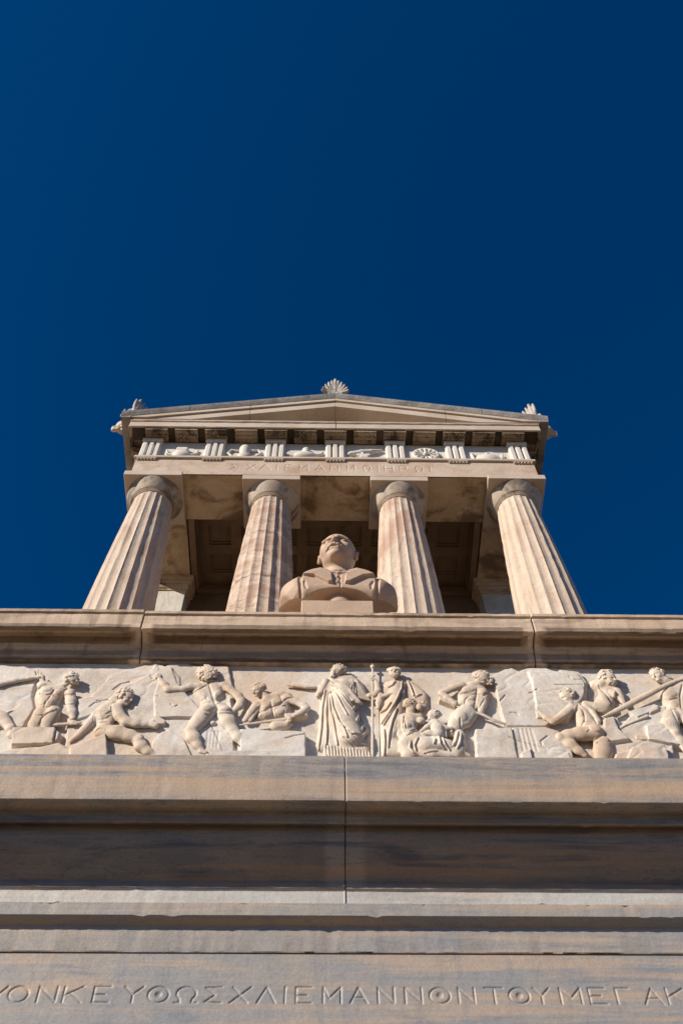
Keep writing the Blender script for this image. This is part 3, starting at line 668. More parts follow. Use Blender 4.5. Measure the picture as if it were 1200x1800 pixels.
# ------------------------------------------------------------------ the carved frieze
YF = 3.70; U = 1/319.5; SQ = .56                # relief is flattened to SQ of full roundness
FR = empty('frieze_relief', (AX, YF, 3.80), 'long white marble relief of nude workmen and robed figures carved between the two cornices', 'relief')
def P(px, py, d=0.0):                        # photo place -> point on the frieze, d metres in front of its ground
    r = W2C.T@np.array([px-600, 900-py, -F]); return r*((YF-d)/r[1])
class Z:                                     # drawing coordinates of one stretch of the frieze
    def __init__(s, x0, sc, k=.012): s.x0 = x0; s.sc = sc; s.g = Fig(k); s.h = Fig(.002); s.g.sq = s.h.sq = (YF, SQ)
    def p(s, x, y, d): q = P(s.x0+x/s.sc, 1160+y/s.sc, d/100*SQ); q[1] = YF-d/100; return q
    def l(s, *pts, w=14, o=-.5, d=6.5):          # chisel line; w in drawing units, o = out (cm)
        s.g.m.append(('l', [tuple(s.p(x, y, d)[[0, 2]]) for x, y in pts], s.r(w)*1.25, o/100*1.05)); return s
    def b(s, x, y, rx, rz, o=.6, rot=0, d=6.5):  # swelling
        q = s.p(x, y, d); s.g.m.append(('e', (q[0], q[2]), s.r(rx), s.r(rz)*1.3, R(rot), o/100)); return s
    def r(s, v): return v/s.sc*U
    def c(s, *pts, k=None, cut=False, to=None):   # chain of (x, y, depth cm, radius)
        (to or s.g).chain([(s.p(a, b_, d), s.r(r_)) for a, b_, d, r_ in pts], k, cut); return s
    def e(s, x, y, d, rx, ry, rz, k=None, cut=False, rot=0, to=None):
        a = R(rot); M = [[math.cos(a), 0, math.sin(a)], [0, 1, 0], [-math.sin(a), 0, math.cos(a)]]
        (to or s.g).ell(s.p(x, y, d), (s.r(rx), ry/100, s.r(rz)*1.25), M, k, cut); return s
    def poly(s, pts, T_, w, d=0, k=None, to=None, Y=None):
        q = [s.p(x, y, d) for x, y in pts]; (to or s.g).pil([(a[0], a[2]) for a in q], YF+.004, T_/100, w/100, k); return s
    def hand(s, x, y, d, ang, n=4, ln=26, r_=6.5, curl=.5):
        """palm with four fingers and a thumb, pointing along ang (degrees, 0 = right, 90 = up)"""
        k_ = s.sc/7.0; ca, sa = math.cos(R(ang)), -math.sin(R(ang)); w = 7*k_
        s.c((x, y, d, 13*k_), (x+ca*14*k_, y+sa*14*k_, d, 12*k_), k=.004)
        for i in range(n):
            o_ = (i-1.5)*w; bx, by = x+ca*20*k_-sa*o_, y+sa*20*k_+ca*o_; l1 = ln*k_*(1, 1.12, 1.05, .85)[i]*.55
            s.c((bx, by, d, 5*k_), (bx+ca*l1, by+sa*l1, d+.25, 4.4*k_), (bx+ca*l1*(1+curl), by+sa*l1*(1+curl), d-.5*curl, 3.6*k_), k=.0015)
        s.c((x+ca*4*k_+sa*12*k_, y+sa*4*k_-ca*12*k_, d, 5*k_), (x+ca*22*k_+sa*19*k_, y+sa*22*k_-ca*19*k_, d+.2, 4*k_), k=.002)
        return s
    def fist(s, x, y, d, ang, r_=22):
        ca, sa = math.cos(R(ang)), -math.sin(R(ang)); s.c((x, y, d, r_*.8), (x+ca*6, y+sa*6, d, r_*.8), k=.004)
        for i in range(4):
            o_ = (i-1.5)*r_*.52; s.c((x-sa*o_+ca*r_*.5, y+ca*o_+sa*r_*.5, d+.55, r_*.24), (x-sa*o_-ca*r_*.5, y+ca*o_-sa*r_*.5, d+.75, r_*.24), k=.0015)
        s.c((x+ca*r_*.3+sa*r_, y+sa*r_*.3-ca*r_, d+.5, r_*.26), (x-ca*r_*.5+sa*r_*.6, y-sa*r_*.5-ca*r_*.6, d+.9, r_*.24), k=.002)
        return s
    def done(s, label, hname='hair', hlabel=None, h=.0038, post=None, name='relief_figure'):
        o = s.g.build(name, M_frieze, FR, h, YF+.006, post, label)
        if s.h.o: s.h.build(hname, M_frieze, o, .0028, YF+.006, None, hlabel)
        return o
def torso(z, N, SL, SR, HL, HR, r1, r2, front=True, d=4.0):
    """nude trunk: neck base, shoulders, hips (x, y); r1 chest radius, r2 waist radius"""
    n, sl, sr, hl, hr = [np.array(v, float) for v in (N, SL, SR, HL, HR)]
    cl, cr = sl*.68+n*.32, sr*.68+n*.32; v = (hl+hr)/2-(sl+sr)/2
    chl, chr_ = cl*.8+hl*.2+(sr-sl)*.05, cr*.8+hr*.2-(sr-sl)*.05; wl, wr = cl*.38+hl*.62+(hr-hl)*.14+(sr-sl)*.02, cr*.38+hr*.62-(hr-hl)*.14-(sr-sl)*.02
    for a, b_, c_ in ((chl, wl, hl), (chr_, wr, hr)):
        z.c((*a, d, r1), (*b_, d*.85, r2), (*c_, d, r2*1.12), k=.02)
    z.c((*sl, d, r1*.55), (*n, d*.9, r1*.6), (*sr, d, r1*.55), k=.018)
    m0, m1 = (cl+cr)/2, (hl+hr)/2; c0 = (chl+chr_)/2
    if front:
        for a in (chl, chr_):
            q = a*.62+c0*.38; z.e(q[0], q[1], d+z.r(r1)*58, r1*.72, 2.0, r1*.50, k=.006, rot=-math.degrees(math.atan2(-(sr-sl)[1], (sr-sl)[0]))*-1)
        top = c0-(v*.10); z.c((*(top), d+z.r(r1)*106, 5), (*(m1*.8+c0*.2), d+z.r(r2)*108, 5), k=.010, cut=True)
        for t_ in (.42, .58, .74):
            q = c0*(1-t_)+m1*t_
            for s_ in (-1, 1):
                u_ = (hr-hl)/np.linalg.norm(hr-hl)*r2*.5*s_; z.e(q[0]+u_[0], q[1]+u_[1], d+z.r(r2)*72, r2*.40, 1.1, r2*.20, k=.005)
        z.e(*(m1*.86+c0*.14), d+z.r(r2)*100, 6, .6, 5, k=.004, cut=True)
    else:
        z.c((*(n*.85+c0*.15), d+z.r(r1)*102, 7), (*c0, d+z.r(r1)*96, 8), (*(m1*.85+c0*.15), d+z.r(r2)*96, 7), k=.014, cut=True)
        for a in (chl, chr_):
            q = a*.7+c0*.3-v*.08; z.e(q[0], q[1], d+z.r(r1)*62, r1*.62, 1.5, r1*.55, k=.008)
    return z
rn = random.Random(11)
# ---- ground of the relief: slab with rocks
rocks = [  # outline (photo px), thickness cm, edge width cm
 ([(-120,1168),(8,1168),(20,1170),(45,1170),(64,1178),(66,1190),(63,1200),(57,1222),(61,1245),(40,1278),(-120,1280)], 1.6, 1.2),
 ([(-110,1222),(5,1246),(30,1246),(12,1256),(-10,1280),(-120,1300)], 2.4, 2.0),
 ([(20,1276),(98,1276),(93,1306),(20,1308)], 4.6, .5), ([(96,1276),(108,1287),(104,1300),(92,1306)], 3.6, 1.6),
 ([(-130,1312),(0,1313),(40,1308),(75,1306),(105,1299),(122,1309),(150,1313),(168,1318),(180,1345),(-130,1345)], 5.0, 3.5),
 ([(118,1262),(152,1240),(160,1222),(178,1205),(196,1186),(245,1171),(262,1167),(275,1165),(290,1171),(300,1165),(312,1161),(350,1171),(390,1170),(402,1171),(410,1211),(412,1345),(110,1345)], 1.8, .8),
 ([(135,1228),(158,1222),(185,1232),(212,1205),(240,1195),(262,1182),(268,1192),(300,1170),(318,1190),(322,1262),(268,1262),(225,1240),(180,1250),(130,1268)], 2.6, 1.5),
 ([(270,1222),(280,1190),(262,1178),(275,1168),(302,1172),(312,1200),(352,1243),(356,1262),(270,1262)], 3.0, .9),
 ([(123,1310),(186,1287),(191,1345),(119,1345)], 5.5, .6), ([(258,1345),(268,1302),(282,1287),(300,1281),(325,1298),(345,1345)], 3.2, .7),
 ([(326,1300),(345,1280),(372,1276),(385,1300),(400,1345),(330,1345)], 2.4, .6),
 ([(421,1280),(538,1284),(538,1345),(421,1345)], 4.6, .35), ([(360,1322),(440,1314),(500,1316),(520,1345),(350,1345)], 5.2, 2.0),
 ([(863,1189),(869,1184),(887,1176),(900,1174),(912,1179),(925,1174),(960,1174),(978,1180),(982,1177),(1018,1180),(1032,1200),(1029,1230),(1000,1240),(962,1276),(888,1276),(878,1240),(870,1210)], 2.8, .8),
 ([(925,1179),(932,1198),(940,1240),(942,1262),(1000,1262),(1028,1225),(1030,1200),(1016,1182),(960,1177)], 3.9, 1.4),
 ([(834,1280),(900,1277),(905,1300),(912,1345),(836,1345)], 4.8, .5), ([(898,1277),(960,1276),(1000,1290),(1012,1345),(905,1345)], 3.6, 1.0),
 ([(915,1321),(934,1311),(937,1345),(915,1345)], 5.6, .4), ([(936,1316),(1000,1320),(1010,1345),(936,1345)], 4.2, .6),
 ([(1058,1264),(1075,1258),(1086,1262),(1090,1274),(1105,1258),(1140,1240),(1172,1240),(1190,1345),(1058,1345)], 2.4, .8),
 ([(1060,1262),(1078,1258),(1088,1280),(1110,1300),(1062,1306)], 3.8, .9), ([(1134,1274),(1165,1268),(1190,1300),(1200,1310),(1139,1298)], 4.2, .7),
 ([(1110,1312),(1170,1307),(1182,1345),(1095,1345)], 6.0, .6), ([(1080,1322),(1112,1312),(1120,1345),(1070,1345)], 5.0, 1.6),
 ([(1100,1250),(1150,1236),(1162,1242),(1120,1262)], 3.2, .8)]
xs = np.concatenate([[XL+.03], np.arange(-2.25, 2.35, .0042), [XR-.03]]); zs = np.arange(3.795, 4.705, .0042)
X, Zg = np.meshgrid(xs, zs, indexing='ij'); Hh = np.zeros(X.shape)
warp = .004*wob(X*4, Zg*4, 21); warp2 = .004*wob(X*4+7, Zg*4, 22)
for i, (pg, T_, w) in enumerate(rocks):
    Pg = np.array([[*P(a, c, T_/100)[[0, 2]]] for a, c in pg]); Pg[:, 1] = np.minimum(Pg[:, 1], 4.70)
    m = (X > Pg[:, 0].min()-.02) & (X < Pg[:, 0].max()+.02)
    j0, j1 = np.where(m.any(1))[0][[0, -1]]; sl = slice(j0, j1+1)
    q = np.clip(-(poly_sd(Pg, X[sl]+warp[sl], Zg[sl]+warp2[sl]))/(max(w, .7)/100), 0, 1)
    Hh[sl] = np.maximum(Hh[sl], T_/100*np.sqrt(1-(1-q)**2)*(1+.10*wob(X[sl]*2.2+i, Zg[sl]*2.2, 30+i)) * (q > 0))
rk = Hh > .003
Hh = Hh + rk*(.0022*wob(X*5, Zg*5, 41)-.0028*np.clip(np.abs(wob(X*1.6, Zg*1.6, 43))*-9+.9, 0, 1)) + .0012*wob(X*2, Zg*2, 44)
cracks = [[(788+88,1236),(888,1222)], [(930,1218),(944,1213)], [(975,1205),(1024,1206)], [(897,1252),(908,1253),(911,1256)], [(1000,1190),(1003,1194)], [(1010,1196),(1022,1196)], [(952,1311),(950,1305),(962,1296)], [(300,1238),(305,1243),(313,1240)], [(170,1230),(178,1228),(190,1226)], [(157,1241),(166,1234),(177,1232)], [(198,1209),(212,1199),(228,1195)], [(502,1302),(518,1297),(538,1294)], [(272,1222),(279,1223)], [(895,1300),(960,1318)]]
for pts in cracks:
    Q = [P(a, c, .03) for a, c in pts]; D = seg_d(X, Zg, [((a[0], a[2]), (b_[0], b_[2])) for a, b_ in zip(Q[:-1], Q[1:])]); Hh -= .007*np.clip(1-D/.006, 0, 1)
for k in range(4): # chisel flutes
    for ax_, b0, c0, e0 in ((912+k*7, 1284, 920+k*8, 1322), (366+k*6, 1284, 363+k*6, 1312)):
        Q = [P(ax_, b0, .03), P(c0, e0, .03)]; D = seg_d(X, Zg, [((Q[0][0], Q[0][2]), (Q[1][0], Q[1][2]))]); Hh -= .004*np.clip(1-D/.012, 0, 1)
V = np.stack([X, YF-Hh, Zg], -1).reshape(-1, 3); nx, nz = X.shape
i = (np.arange(nx-1)[:, None]*nz + np.arange(nz-1)[None, :]).ravel()
mesh_obj('background_slab', V, np.stack([i, i+nz, i+nz+1, i+1], 1).tolist(), M_slab, FR, smooth=True, sharp=50)
b = MB(); b.box(XL+.03, XR-.03, YF+.012, 4.3, 3.805, 4.70); b.build('slab_core', M_slab, FR)

# ---- 1: workman at the far left edge, arm stretched to the right
z = Z(0, 7.5)
z.c((-330, 330, 5, 75), (-180, 345, 5, 68), (0, 318, 5, 50), (200, 272, 5, 52), (380, 246, 5, 38), (500, 228, 5, 30), k=.01); z.c((510, 228, 5, 34), (545, 222, 5, 36), k=.008)
z.c((500, 200, 5.5, 15), (492, 165, 5.5, 12), (500, 125, 5.2, 9), k=.003); z.c((530, 190, 6, 14), (545, 170, 6, 11), k=.003); z.c((548, 205, 6, 13), (566, 188, 6, 10), k=.003); z.c((560, 225, 6, 13), (578, 212, 6, 10), k=.003); z.c((560, 245, 5.5, 13), (580, 235, 5.5, 10), k=.003)
torso(z, (-420, 300), (-500, 360), (-330, 345), (-330, 660), (-190, 640), 85, 75)
z.c((-150, 690, 4.5, 105), (20, 760, 4.5, 92), (120, 880, 5, 68), k=.012); z.e(135, 905, 6.2, 60, 2.6, 48, k=.01)
z.c((130, 900, 5, 66), (170, 985, 5, 66), (235, 1070, 4.5, 44), (270, 1115, 4, 34), k=.012); z.c((262, 1128, 4, 30), (330, 1122, 5.2, 22), k=.01)
z.c((-280, 690, 4.5, 105), (-330, 900, 5, 80), (-300, 1120, 4.5, 45), k=.012)
head(z.g, z.h, z.p(-430, 190, 6), z.r(69), (.9, -.4, -.1), (.1, 0, 1), 70, 0, rn)
z.done('workman at the far left edge stretching one arm out to the right')
# ---- 2: frontal workman with a shovel
z = Z(0, 7.5)
z.poly([(480,340),(545,300),(640,305),(760,350),(880,375),(930,430),(860,500),(800,590),(765,640),(800,710),(795,780),(740,850),(560,930),(400,900),(475,745),(478,650),(457,560),(470,480),(512,425)], 7.4, 5.5)
z.l((520,440),(600,468),(665,458),(710,405), w=20, o=-.7).l((700,475),(770,508),(830,480),(880,455), w=20, o=-.7).l((712,400),(690,445),(640,520),(600,570),(585,625), w=17).l((480,625),(570,632),(650,625),(700,592), w=14).l((640,625),(690,640),(765,612), w=13, o=-.4)
z.l((482,742),(530,748),(600,735),(640,715), w=13).l((520,860),(556,775),(625,725),(720,700), w=18, o=-.7).b(610,388,92,50).b(790,430,82,46).b(545,560,60,50,.4).b(660,560,60,50,.4).b(700,670,60,40,.4)
z.e(560, 355, 4.6, 72, 4.0, 50, k=.012); z.e(540, 330, 4, 60, 3, 36, k=.012)
z.c((800, 350, 4.6, 42), (870, 320, 5, 44), k=.01)
z.c((925, 440, 5, 76), (932, 545, 5.4, 72), (928, 610, 5.6, 60), (950, 690, 5.4, 62), (962, 770, 5.4, 36), k=.008); z.b(925,445,66,50,.5).l((862,480),(930,478),(990,495), w=12, o=-.4).l((865,600),(940,605),(985,590), w=14, o=-.5)
z.fist(965, 830, 5.4, 90, 44)
z.c((540, 700, 4.2, 100), (470, 850, 4.0, 95), (450, 960, 3.2, 80), k=.014); z.c((700, 690, 4.8, 105), (640, 800, 4.6, 100), (600, 930, 3.4, 80), k=.014)
z.e(553, 760, 7.2, 17, 1.5, 16, k=.005)
head(z.g, z.h, z.p(955, 255, 6.5), z.r(86), (.62, -.62, -.48), (-.62, -.2, .6), 110, 0, rn)
s2 = z.done('frontal nude workman with bowed curly head, one hand on a tool handle')
z2 = Z(0, 7.5, .004); z2.c((480, 868, 4.6, 16), (760, 858, 4.8, 30), (1010, 838, 5.2, 30), (1052, 832, 5.2, 26)); z2.g.build('tool_handle', M_frieze, FR, .0036, YF+.006, None, 'thick tool handle held low by the frontal workman')
# ---- 3: seated workman leaning right
z = Z(120, 6.667)
z.poly([(330,590),(400,540),(500,505),(560,500),(610,540),(605,640),(560,730),(480,770),(500,890),(300,880),(320,800),(272,740),(272,655)], 7.6, 5.5)
z.l((505,560),(520,640),(560,730), w=20, o=-.8).l((440,650),(505,605), w=13).l((445,695),(512,655), w=13).l((300,868),(370,828),(450,850), w=14).l((375,735),(450,738),(500,775), w=18, o=-.7).l((290,680),(300,760),(330,800), w=14, o=-.3).b(400,640,90,80,.5)
z.c((470, 740, 5, 60), (500, 690, 5, 60), k=.02); z.c((330, 640, 4, 60), (250, 740, 4, 56), (180, 820, 4, 48), (110, 890, 4, 40), (40, 940, 4.2, 30), k=.008); z.hand(30, 945, 4.2, 215)
z.c((560, 570, 5.6, 78), (600, 660, 6.2, 70), (680, 730, 6.6, 70), (800, 745, 6.6, 68), (900, 755, 6.4, 52), (965, 755, 6.2, 44), k=.010)
z.c((980, 760, 6.4, 50), (1020, 770, 6.4, 48), k=.01); z.fist(985, 745, 6.8, 0, 38)
z.c((610, 520, 5.4, 52), (650, 480, 5.8, 50), k=.01)
z.c((400, 840, 4.8, 98), (560, 860, 5.4, 108), (720, 895, 5.8, 88), (810, 925, 6, 66), k=.014); z.e(825, 925, 7.8, 50, 2.2, 42, k=.01)
z.c((810, 925, 5.8, 70), (850, 1010, 5.4, 74), (930, 1075, 4.8, 56), (1010, 1110, 4.2, 38), k=.012); z.c((1000, 1115, 4, 32), (1070, 1120, 4.5, 24), k=.01)
z.c((400, 800, 6.6, 7), (470, 760, 8.4, 6), k=.01, cut=True)
head(z.g, z.h, z.p(662, 440, 6.6), z.r(91), (.86, -.42, -.38), (-.15, -.25, .92), 130, 0, rn)
z.done('seated nude workman leaning right with both arms reaching, hips on a rock')
z2 = Z(120, 6.667, .004); z2.poly([(965, 770), (1010, 708), (1060, 705), (1160, 765), (1145, 815), (960, 815)], 6.8, .8); z2.g.build('tool_block', M_frieze, FR, .0036, YF+.006, None, 'squared block pushed by the seated workman')
# ---- 4: striding workman from behind
z = Z(260, 6.316)
z.poly([(575,270),(640,222),(700,232),(790,250),(852,300),(870,370),(850,450),(800,490),(870,505),(935,555),(945,625),(780,640),(740,660),(640,650),(555,590),(570,520),(558,490),(500,435),(476,390),(500,335)], 7.6, 5.5)
z.l((668,255),(700,340),(722,420),(742,480),(768,520),(778,580),(770,640), w=22, o=-.6).l((495,352),(570,335),(630,300),(655,285), w=16).l((815,305),(850,350),(862,390), w=16).l((568,505),(620,482),(710,478), w=15, o=-.4).l((765,495),(800,480),(852,455), w=15, o=-.4)
z.l((640,628),(700,640),(765,600), w=18, o=-.7).l((790,612),(860,620),(945,610), w=18, o=-.7).b(665,545,98,70,.9).b(855,560,82,42,.8).b(590,400,80,55,.5).b(790,390,62,66,.5).l((640,400),(660,450), w=12, o=-.3)
z.c((640, 235, 5.2, 56), (665, 180, 5.8, 50), k=.014)
z.c((555, 295, 5, 58), (470, 300, 5.4, 48), (390, 325, 5.6, 46), (230, 335, 5.6, 50), k=.010); z.c((225, 330, 5.6, 50), (180, 275, 5.6, 44), (130, 215, 5.6, 30), k=.010); z.fist(105, 175, 5.8, 110, 38)
z.c((60, 130, 4, 14), (85, 70, 4, 22), (110, 110, 4, 25), k=.01)
z.c((840, 285, 5, 58), (900, 320, 5.2, 52), (1000, 400, 5.4, 54), (1030, 450, 5.6, 48), k=.01); z.c((1035, 460, 5.8, 50), (1010, 520, 6, 52), (950, 570, 5.6, 34), k=.008); z.c((950, 570, 5.4, 30), (935, 600, 5, 24), k=.006)

z.c((640, 590, 5, 104), (560, 690, 5.2, 92), (475, 790, 5, 68), k=.014); z.c((475, 800, 5, 68), (505, 870, 5.2, 78), (550, 950, 4.8, 54), (595, 1010, 4.4, 34), k=.012); z.c((590, 1020, 4.4, 34), (640, 1030, 5, 24), k=.008)
z.c((850, 590, 5, 92), (890, 690, 5, 88), (940, 780, 4.8, 66), k=.014); z.c((945, 790, 4.8, 66), (1010, 860, 5, 72), (1065, 930, 4.6, 48), (1110, 990, 4.2, 32), k=.012); z.c((1105, 1000, 4.2, 32), (1200, 1010, 5.4, 22), k=.01)
z.e(720, 715, 3, 40, 3, 30)
head(z.g, z.h, z.p(672, 150, 6.2), z.r(76), (.86, .25, -.42), (.05, -.35, .9), 0, 0, rn, cap_hair=False)
z.h.ell(z.p(655, 150, 6.2), (z.r(112), .046, z.r(100)), None)
for _ in range(190):
    a, e_ = rn.uniform(0, 6.28), rn.uniform(-.2, 1.5); z.h.ell(z.p(655+112*math.cos(a)*math.cos(e_), 152+92*math.sin(a)*math.cos(e_), 6.4+4.4*math.sin(e_)), [z.r(rn.uniform(11, 19))]*3)
z.done('striding nude workman seen from behind with raised left arm against the rock')
z2 = Z(260, 6.316, .003); z2.poly([(878, 500), (925, 440), (938, 590), (920, 590)], 5.6, .6); z2.g.build('cloth', M_frieze, FR, .0036, YF+.006, None, 'pointed cloth end hanging behind the striding workman')
# ---- 5: workman leaning behind the plinth
z = Z(400, 7.5)
z.poly([(430,545),(520,480),(640,445),(740,438),(855,480),(870,525),(790,560),(835,620),(835,720),(810,810),(500,830),(380,800),(400,700),(368,650),(368,580)], 7.2, 5)
z.l((405,672),(480,670),(572,628), w=19, o=-.8).l((592,618),(680,594),(722,562), w=19, o=-.8).l((570,560),(590,640),(608,745), w=17, o=-.6).l((725,615),(765,600),(830,640), w=14).l((620,752),(735,742),(835,700), w=14, o=-.4).l((680,470),(722,545),(790,522),(868,505), w=16, o=-.6).l((440,760),(520,740),(600,745), w=12, o=-.3)
z.b(480,605,92,46,.7).b(645,552,86,48,.7).b(690,680,60,48,.5).b(520,710,60,40,.3)
z.c((520, 500, 5, 52), (470, 450, 5.4, 48), k=.012)
z.c((380, 600, 4.4, 66), (310, 690, 4.4, 54), (230, 800, 4.2, 40), k=.008); z.c((400, 660, 4.2, 24), (300, 800, 4.2, 28), k=.006)
z.c((780, 510, 5, 78), (880, 545, 5.4, 60), (1000, 600, 5.8, 56), (1035, 635, 5.8, 52), k=.010); z.c((1035, 640, 5.8, 54), (960, 700, 6.2, 48), (870, 745, 6.6, 32), k=.008)
z.fist(815, 775, 6.4, 180, 40)
z.c((640, 870, 3.4, 90), (760, 860, 3.4, 80), k=.02)
head(z.g, z.h, z.p(405, 400, 6.4), z.r(84), (-.62, -.62, -.52), (-.12, -.35, .9), 130, 0, rn)
z.done('leaning nude workman with bowed head beside the plinth, gripping a paddle')
z2 = Z(400, 7.5, .004); z2.c((165, 862, 5, 14), (500, 818, 5.4, 24), (760, 790, 5.8, 36)); z2.poly([(740, 765), (900, 752), (1055, 742), (1055, 800), (900, 828), (760, 830)], 6.8, .7); z2.g.build('paddle', M_frieze, FR, .0036, YF+.006, None, 'wooden paddle held across the leaning workman')
# ---- 6: bearded man in heavy robes, staff in hand
z = Z(530, 7.06, .014)
z.poly([(330, 250), (440, 215), (640, 215), (730, 280), (800, 370), (850, 500), (850, 535), (720, 500), (700, 620), (760, 760), (830, 880), (868, 1000), (870, 1230), (300, 1230), (260, 1160), (200, 1140), (172, 1085), (205, 900), (215, 700), (225, 480), (190, 490), (172, 445), (240, 330)], 6.8, 4.6)
z.c((520, 330, 5.2, 120), (480, 520, 5.6, 150), (520, 760, 6.2, 170), (600, 960, 6.2, 165), k=.03)
for a, b_, r_, w in (((380,250),(560,360),0,9), ((560,360),(690,520),0,9)): z.c((*a, 8.6, 30), (*b_, 9.4, 34), k=.012)
z.c((420, 270, 9.0, 18), (600, 380, 10.2, 20), (715, 530, 9.2, 26), k=.008); z.c((360, 290, 8.6, 16), (520, 400, 10.6, 18), (640, 500, 10.6, 22), (735, 540, 8, 26), k=.006)
fold = [[(290,360,7.4),(250,560,8),(240,800,8.4),(215,1000,8.2),(190,1120,7.6)], [(315,380,8),(300,620,9),(310,850,9.4),(300,1040,8.8)], [(345,380,8.6),(380,600,10),(440,780,10.8),(520,900,11),(560,1000,10)],
        [(370,370,9),(470,560,11),(560,740,12),(680,800,11),(712,700,9.4),(690,590,8.8)], [(420,380,9.6),(560,560,11.6),(640,640,11.6),(665,560,10)],
        [(330,400,8.6),(350,650,9.8),(400,850,10.6),(440,1040,9.6)], [(480,850,11.4),(620,960,11.4),(760,960,9.6),(810,860,7.6)], [(560,940,10.8),(700,1040,10),(850,1040,7.6)], [(500,990,10),(660,1090,9.4),(850,1130,8)], [(740,640,6.8),(770,760,7),(745,880,8)]]
for f_ in fold:
    z.l(*[(x, y) for x, y, d in f_], w=17, o=.75, d=8).l(*[(x+22, y+8) for x, y, d in f_], w=17, o=-.75, d=8)
for x in (280, 370, 460): z.e(x-55, 1090, 6.6, 32, 3, 22, k=.01, cut=True)
for i_ in range(15):                          # pleated tunic hem
    x = 285+i_*39; z.c((x, 1060+i_*6, 6.6, 13), (x+14, 1215, 6.9, 15), k=.003)
for i_ in range(9): z.c((655+i_*4, 245+i_*2, 6.0+.1*i_, 7), (640+i_*26, 460+6*i_, 7.6-.45*i_, 9), k=.004)
for i_ in range(6): z.c((640-i_*6, 250, 8.6, 6), (640-i_*38, 400-i_*22, 9.6, 7), k=.005)
z.c((205, 330, 3.4, 38), (60, 335, 2.8, 36), (-100, 320, 2.6, 28), (-160, 312, 2.6, 20), k=.006); z.hand(-165, 308, 2.8, 172, ln=34)
z.c((245, 330, 5, 40), (215, 400, 5.6, 30), (192, 450, 5.6, 22), k=.008); z.c((300, 260, 6, 44), (240, 400, 6.4, 20), k=.01)
z.c((850, 440, 5, 42), (905, 435, 5.4, 42), (945, 380, 5.4, 40), (938, 300, 5.4, 32), (905, 240, 5.6, 22), k=.006); z.fist(878, 222, 5.8, 180, 32)
A6 = head(z.g, z.h, z.p(455, 130, 6.8), z.r(80), (-.93, -.34, .12), (.05, -.1, 1), 26, 0, rn, curl_r=.16)
for i_ in range(22):
    t_ = i_/21; z.h.cap(A6(-.45+.9*t_, .85, -.6), A6(-.35+.7*t_, 1.0-.45*abs(t_-.5), -1.9+.4*abs(t_-.5)), .010, .005, k=.003)
for i_ in range(16): z.h.cap(A6(.5, -1.0+.1*i_, -.2), A6(.62, -1.25+.07*i_, -1.25), .009, .006, k=.003); z.h.ell(A6(0, .75-.13*i_, .95-.018*(i_-5)**2*.3), [.011]*3)
z.done('tall bearded man in heavy folded robes pointing left and leaning on a staff', h=.0036)
z2 = Z(530, 7.06, .003); z2.c((880, 85, 5.8, 13), (879, 600, 5.8, 17), (878, 1215, 5.8, 18)); z2.e(880, 92, 5.8, 30, 2.0, 26); z2.c((850, 200, 5.8, 15), (905, 196, 5.8, 15)); z2.e(862, 76, 6.2, 12, .8, 10); z2.e(897, 76, 6.2, 12, .8, 10); z2.e(880, 60, 6.0, 12, 1, 12)
z2.g.build('staff', M_frieze, FR, .0034, YF+.006, None, 'long upright staff with a carved finial')
# ---- 7: bearded philosopher standing behind
z = Z(660, 7.06, .014)
z.poly([(120, 290), (220, 262), (380, 255), (470, 290), (590, 380), (655, 450), (660, 600), (640, 700), (520, 800), (420, 1230), (60, 1230), (45, 900), (30, 620), (10, 600), (8, 470), (60, 380)], 4.6, 4.0)
z.c((270, 330, 4, 90), (260, 560, 3.8, 110), (200, 900, 3.6, 110), k=.03)
for f_ in ([(330,260),(320,380),(270,520),(160,680),(60,780)], [(400,260),(440,350),(468,440)], [(240,290),(200,330),(150,340)], [(300,420),(240,600),(130,760),(90,820)], [(560,420),(500,440),(470,420)], [(600,500),(520,470),(480,460)], [(180,560),(120,620),(50,640)],
           [(260,640),(200,800),(160,960),(150,1080)], [(100,880),(110,1000),(100,1200)], [(360,280),(350,400),(340,460)]):
    z.l(*f_, w=17, o=.7, d=5).l(*[(x+22, y+6) for x, y in f_], w=17, o=-.7, d=5)
z.c((60, 440, 5, 44), (40, 540, 4.6, 44), (30, 600, 4.2, 24), k=.008); z.c((75, 460, 5.6, 34), (140, 440, 6.4, 28), (190, 425, 6.8, 22), k=.006); z.hand(195, 420, 7.0, 8, ln=30)
A7 = head(z.g, z.h, z.p(232, 165, 6.4), z.r(78), (-.15, -.98, -.05), (-.05, -.05, 1), 44, 60, rn, curl_r=.15)
for i_ in range(22): a_ = R(-60+300*i_/21); z.h.cap(A7(1.02*math.cos(a_), .55*math.sin(a_)+.1, .55+.1*math.sin(a_)), A7(1.0*math.cos(a_), .55*math.sin(a_)+.1, .85+.1*math.sin(a_)), .008, k=.002)
z.l((192,168),(208,162),(222,168), w=9, o=-.7).l((246,164),(262,158),(278,162), w=9, o=-.7).l((232,150),(233,196), w=10, o=.6).l((214,214),(250,212), w=8, o=-.6).l((190,150),(222,152), w=8, o=.4).l((246,148),(280,146), w=8, o=.4)
z.done('bearded man facing front in a draped cloak, one hand on his chest')
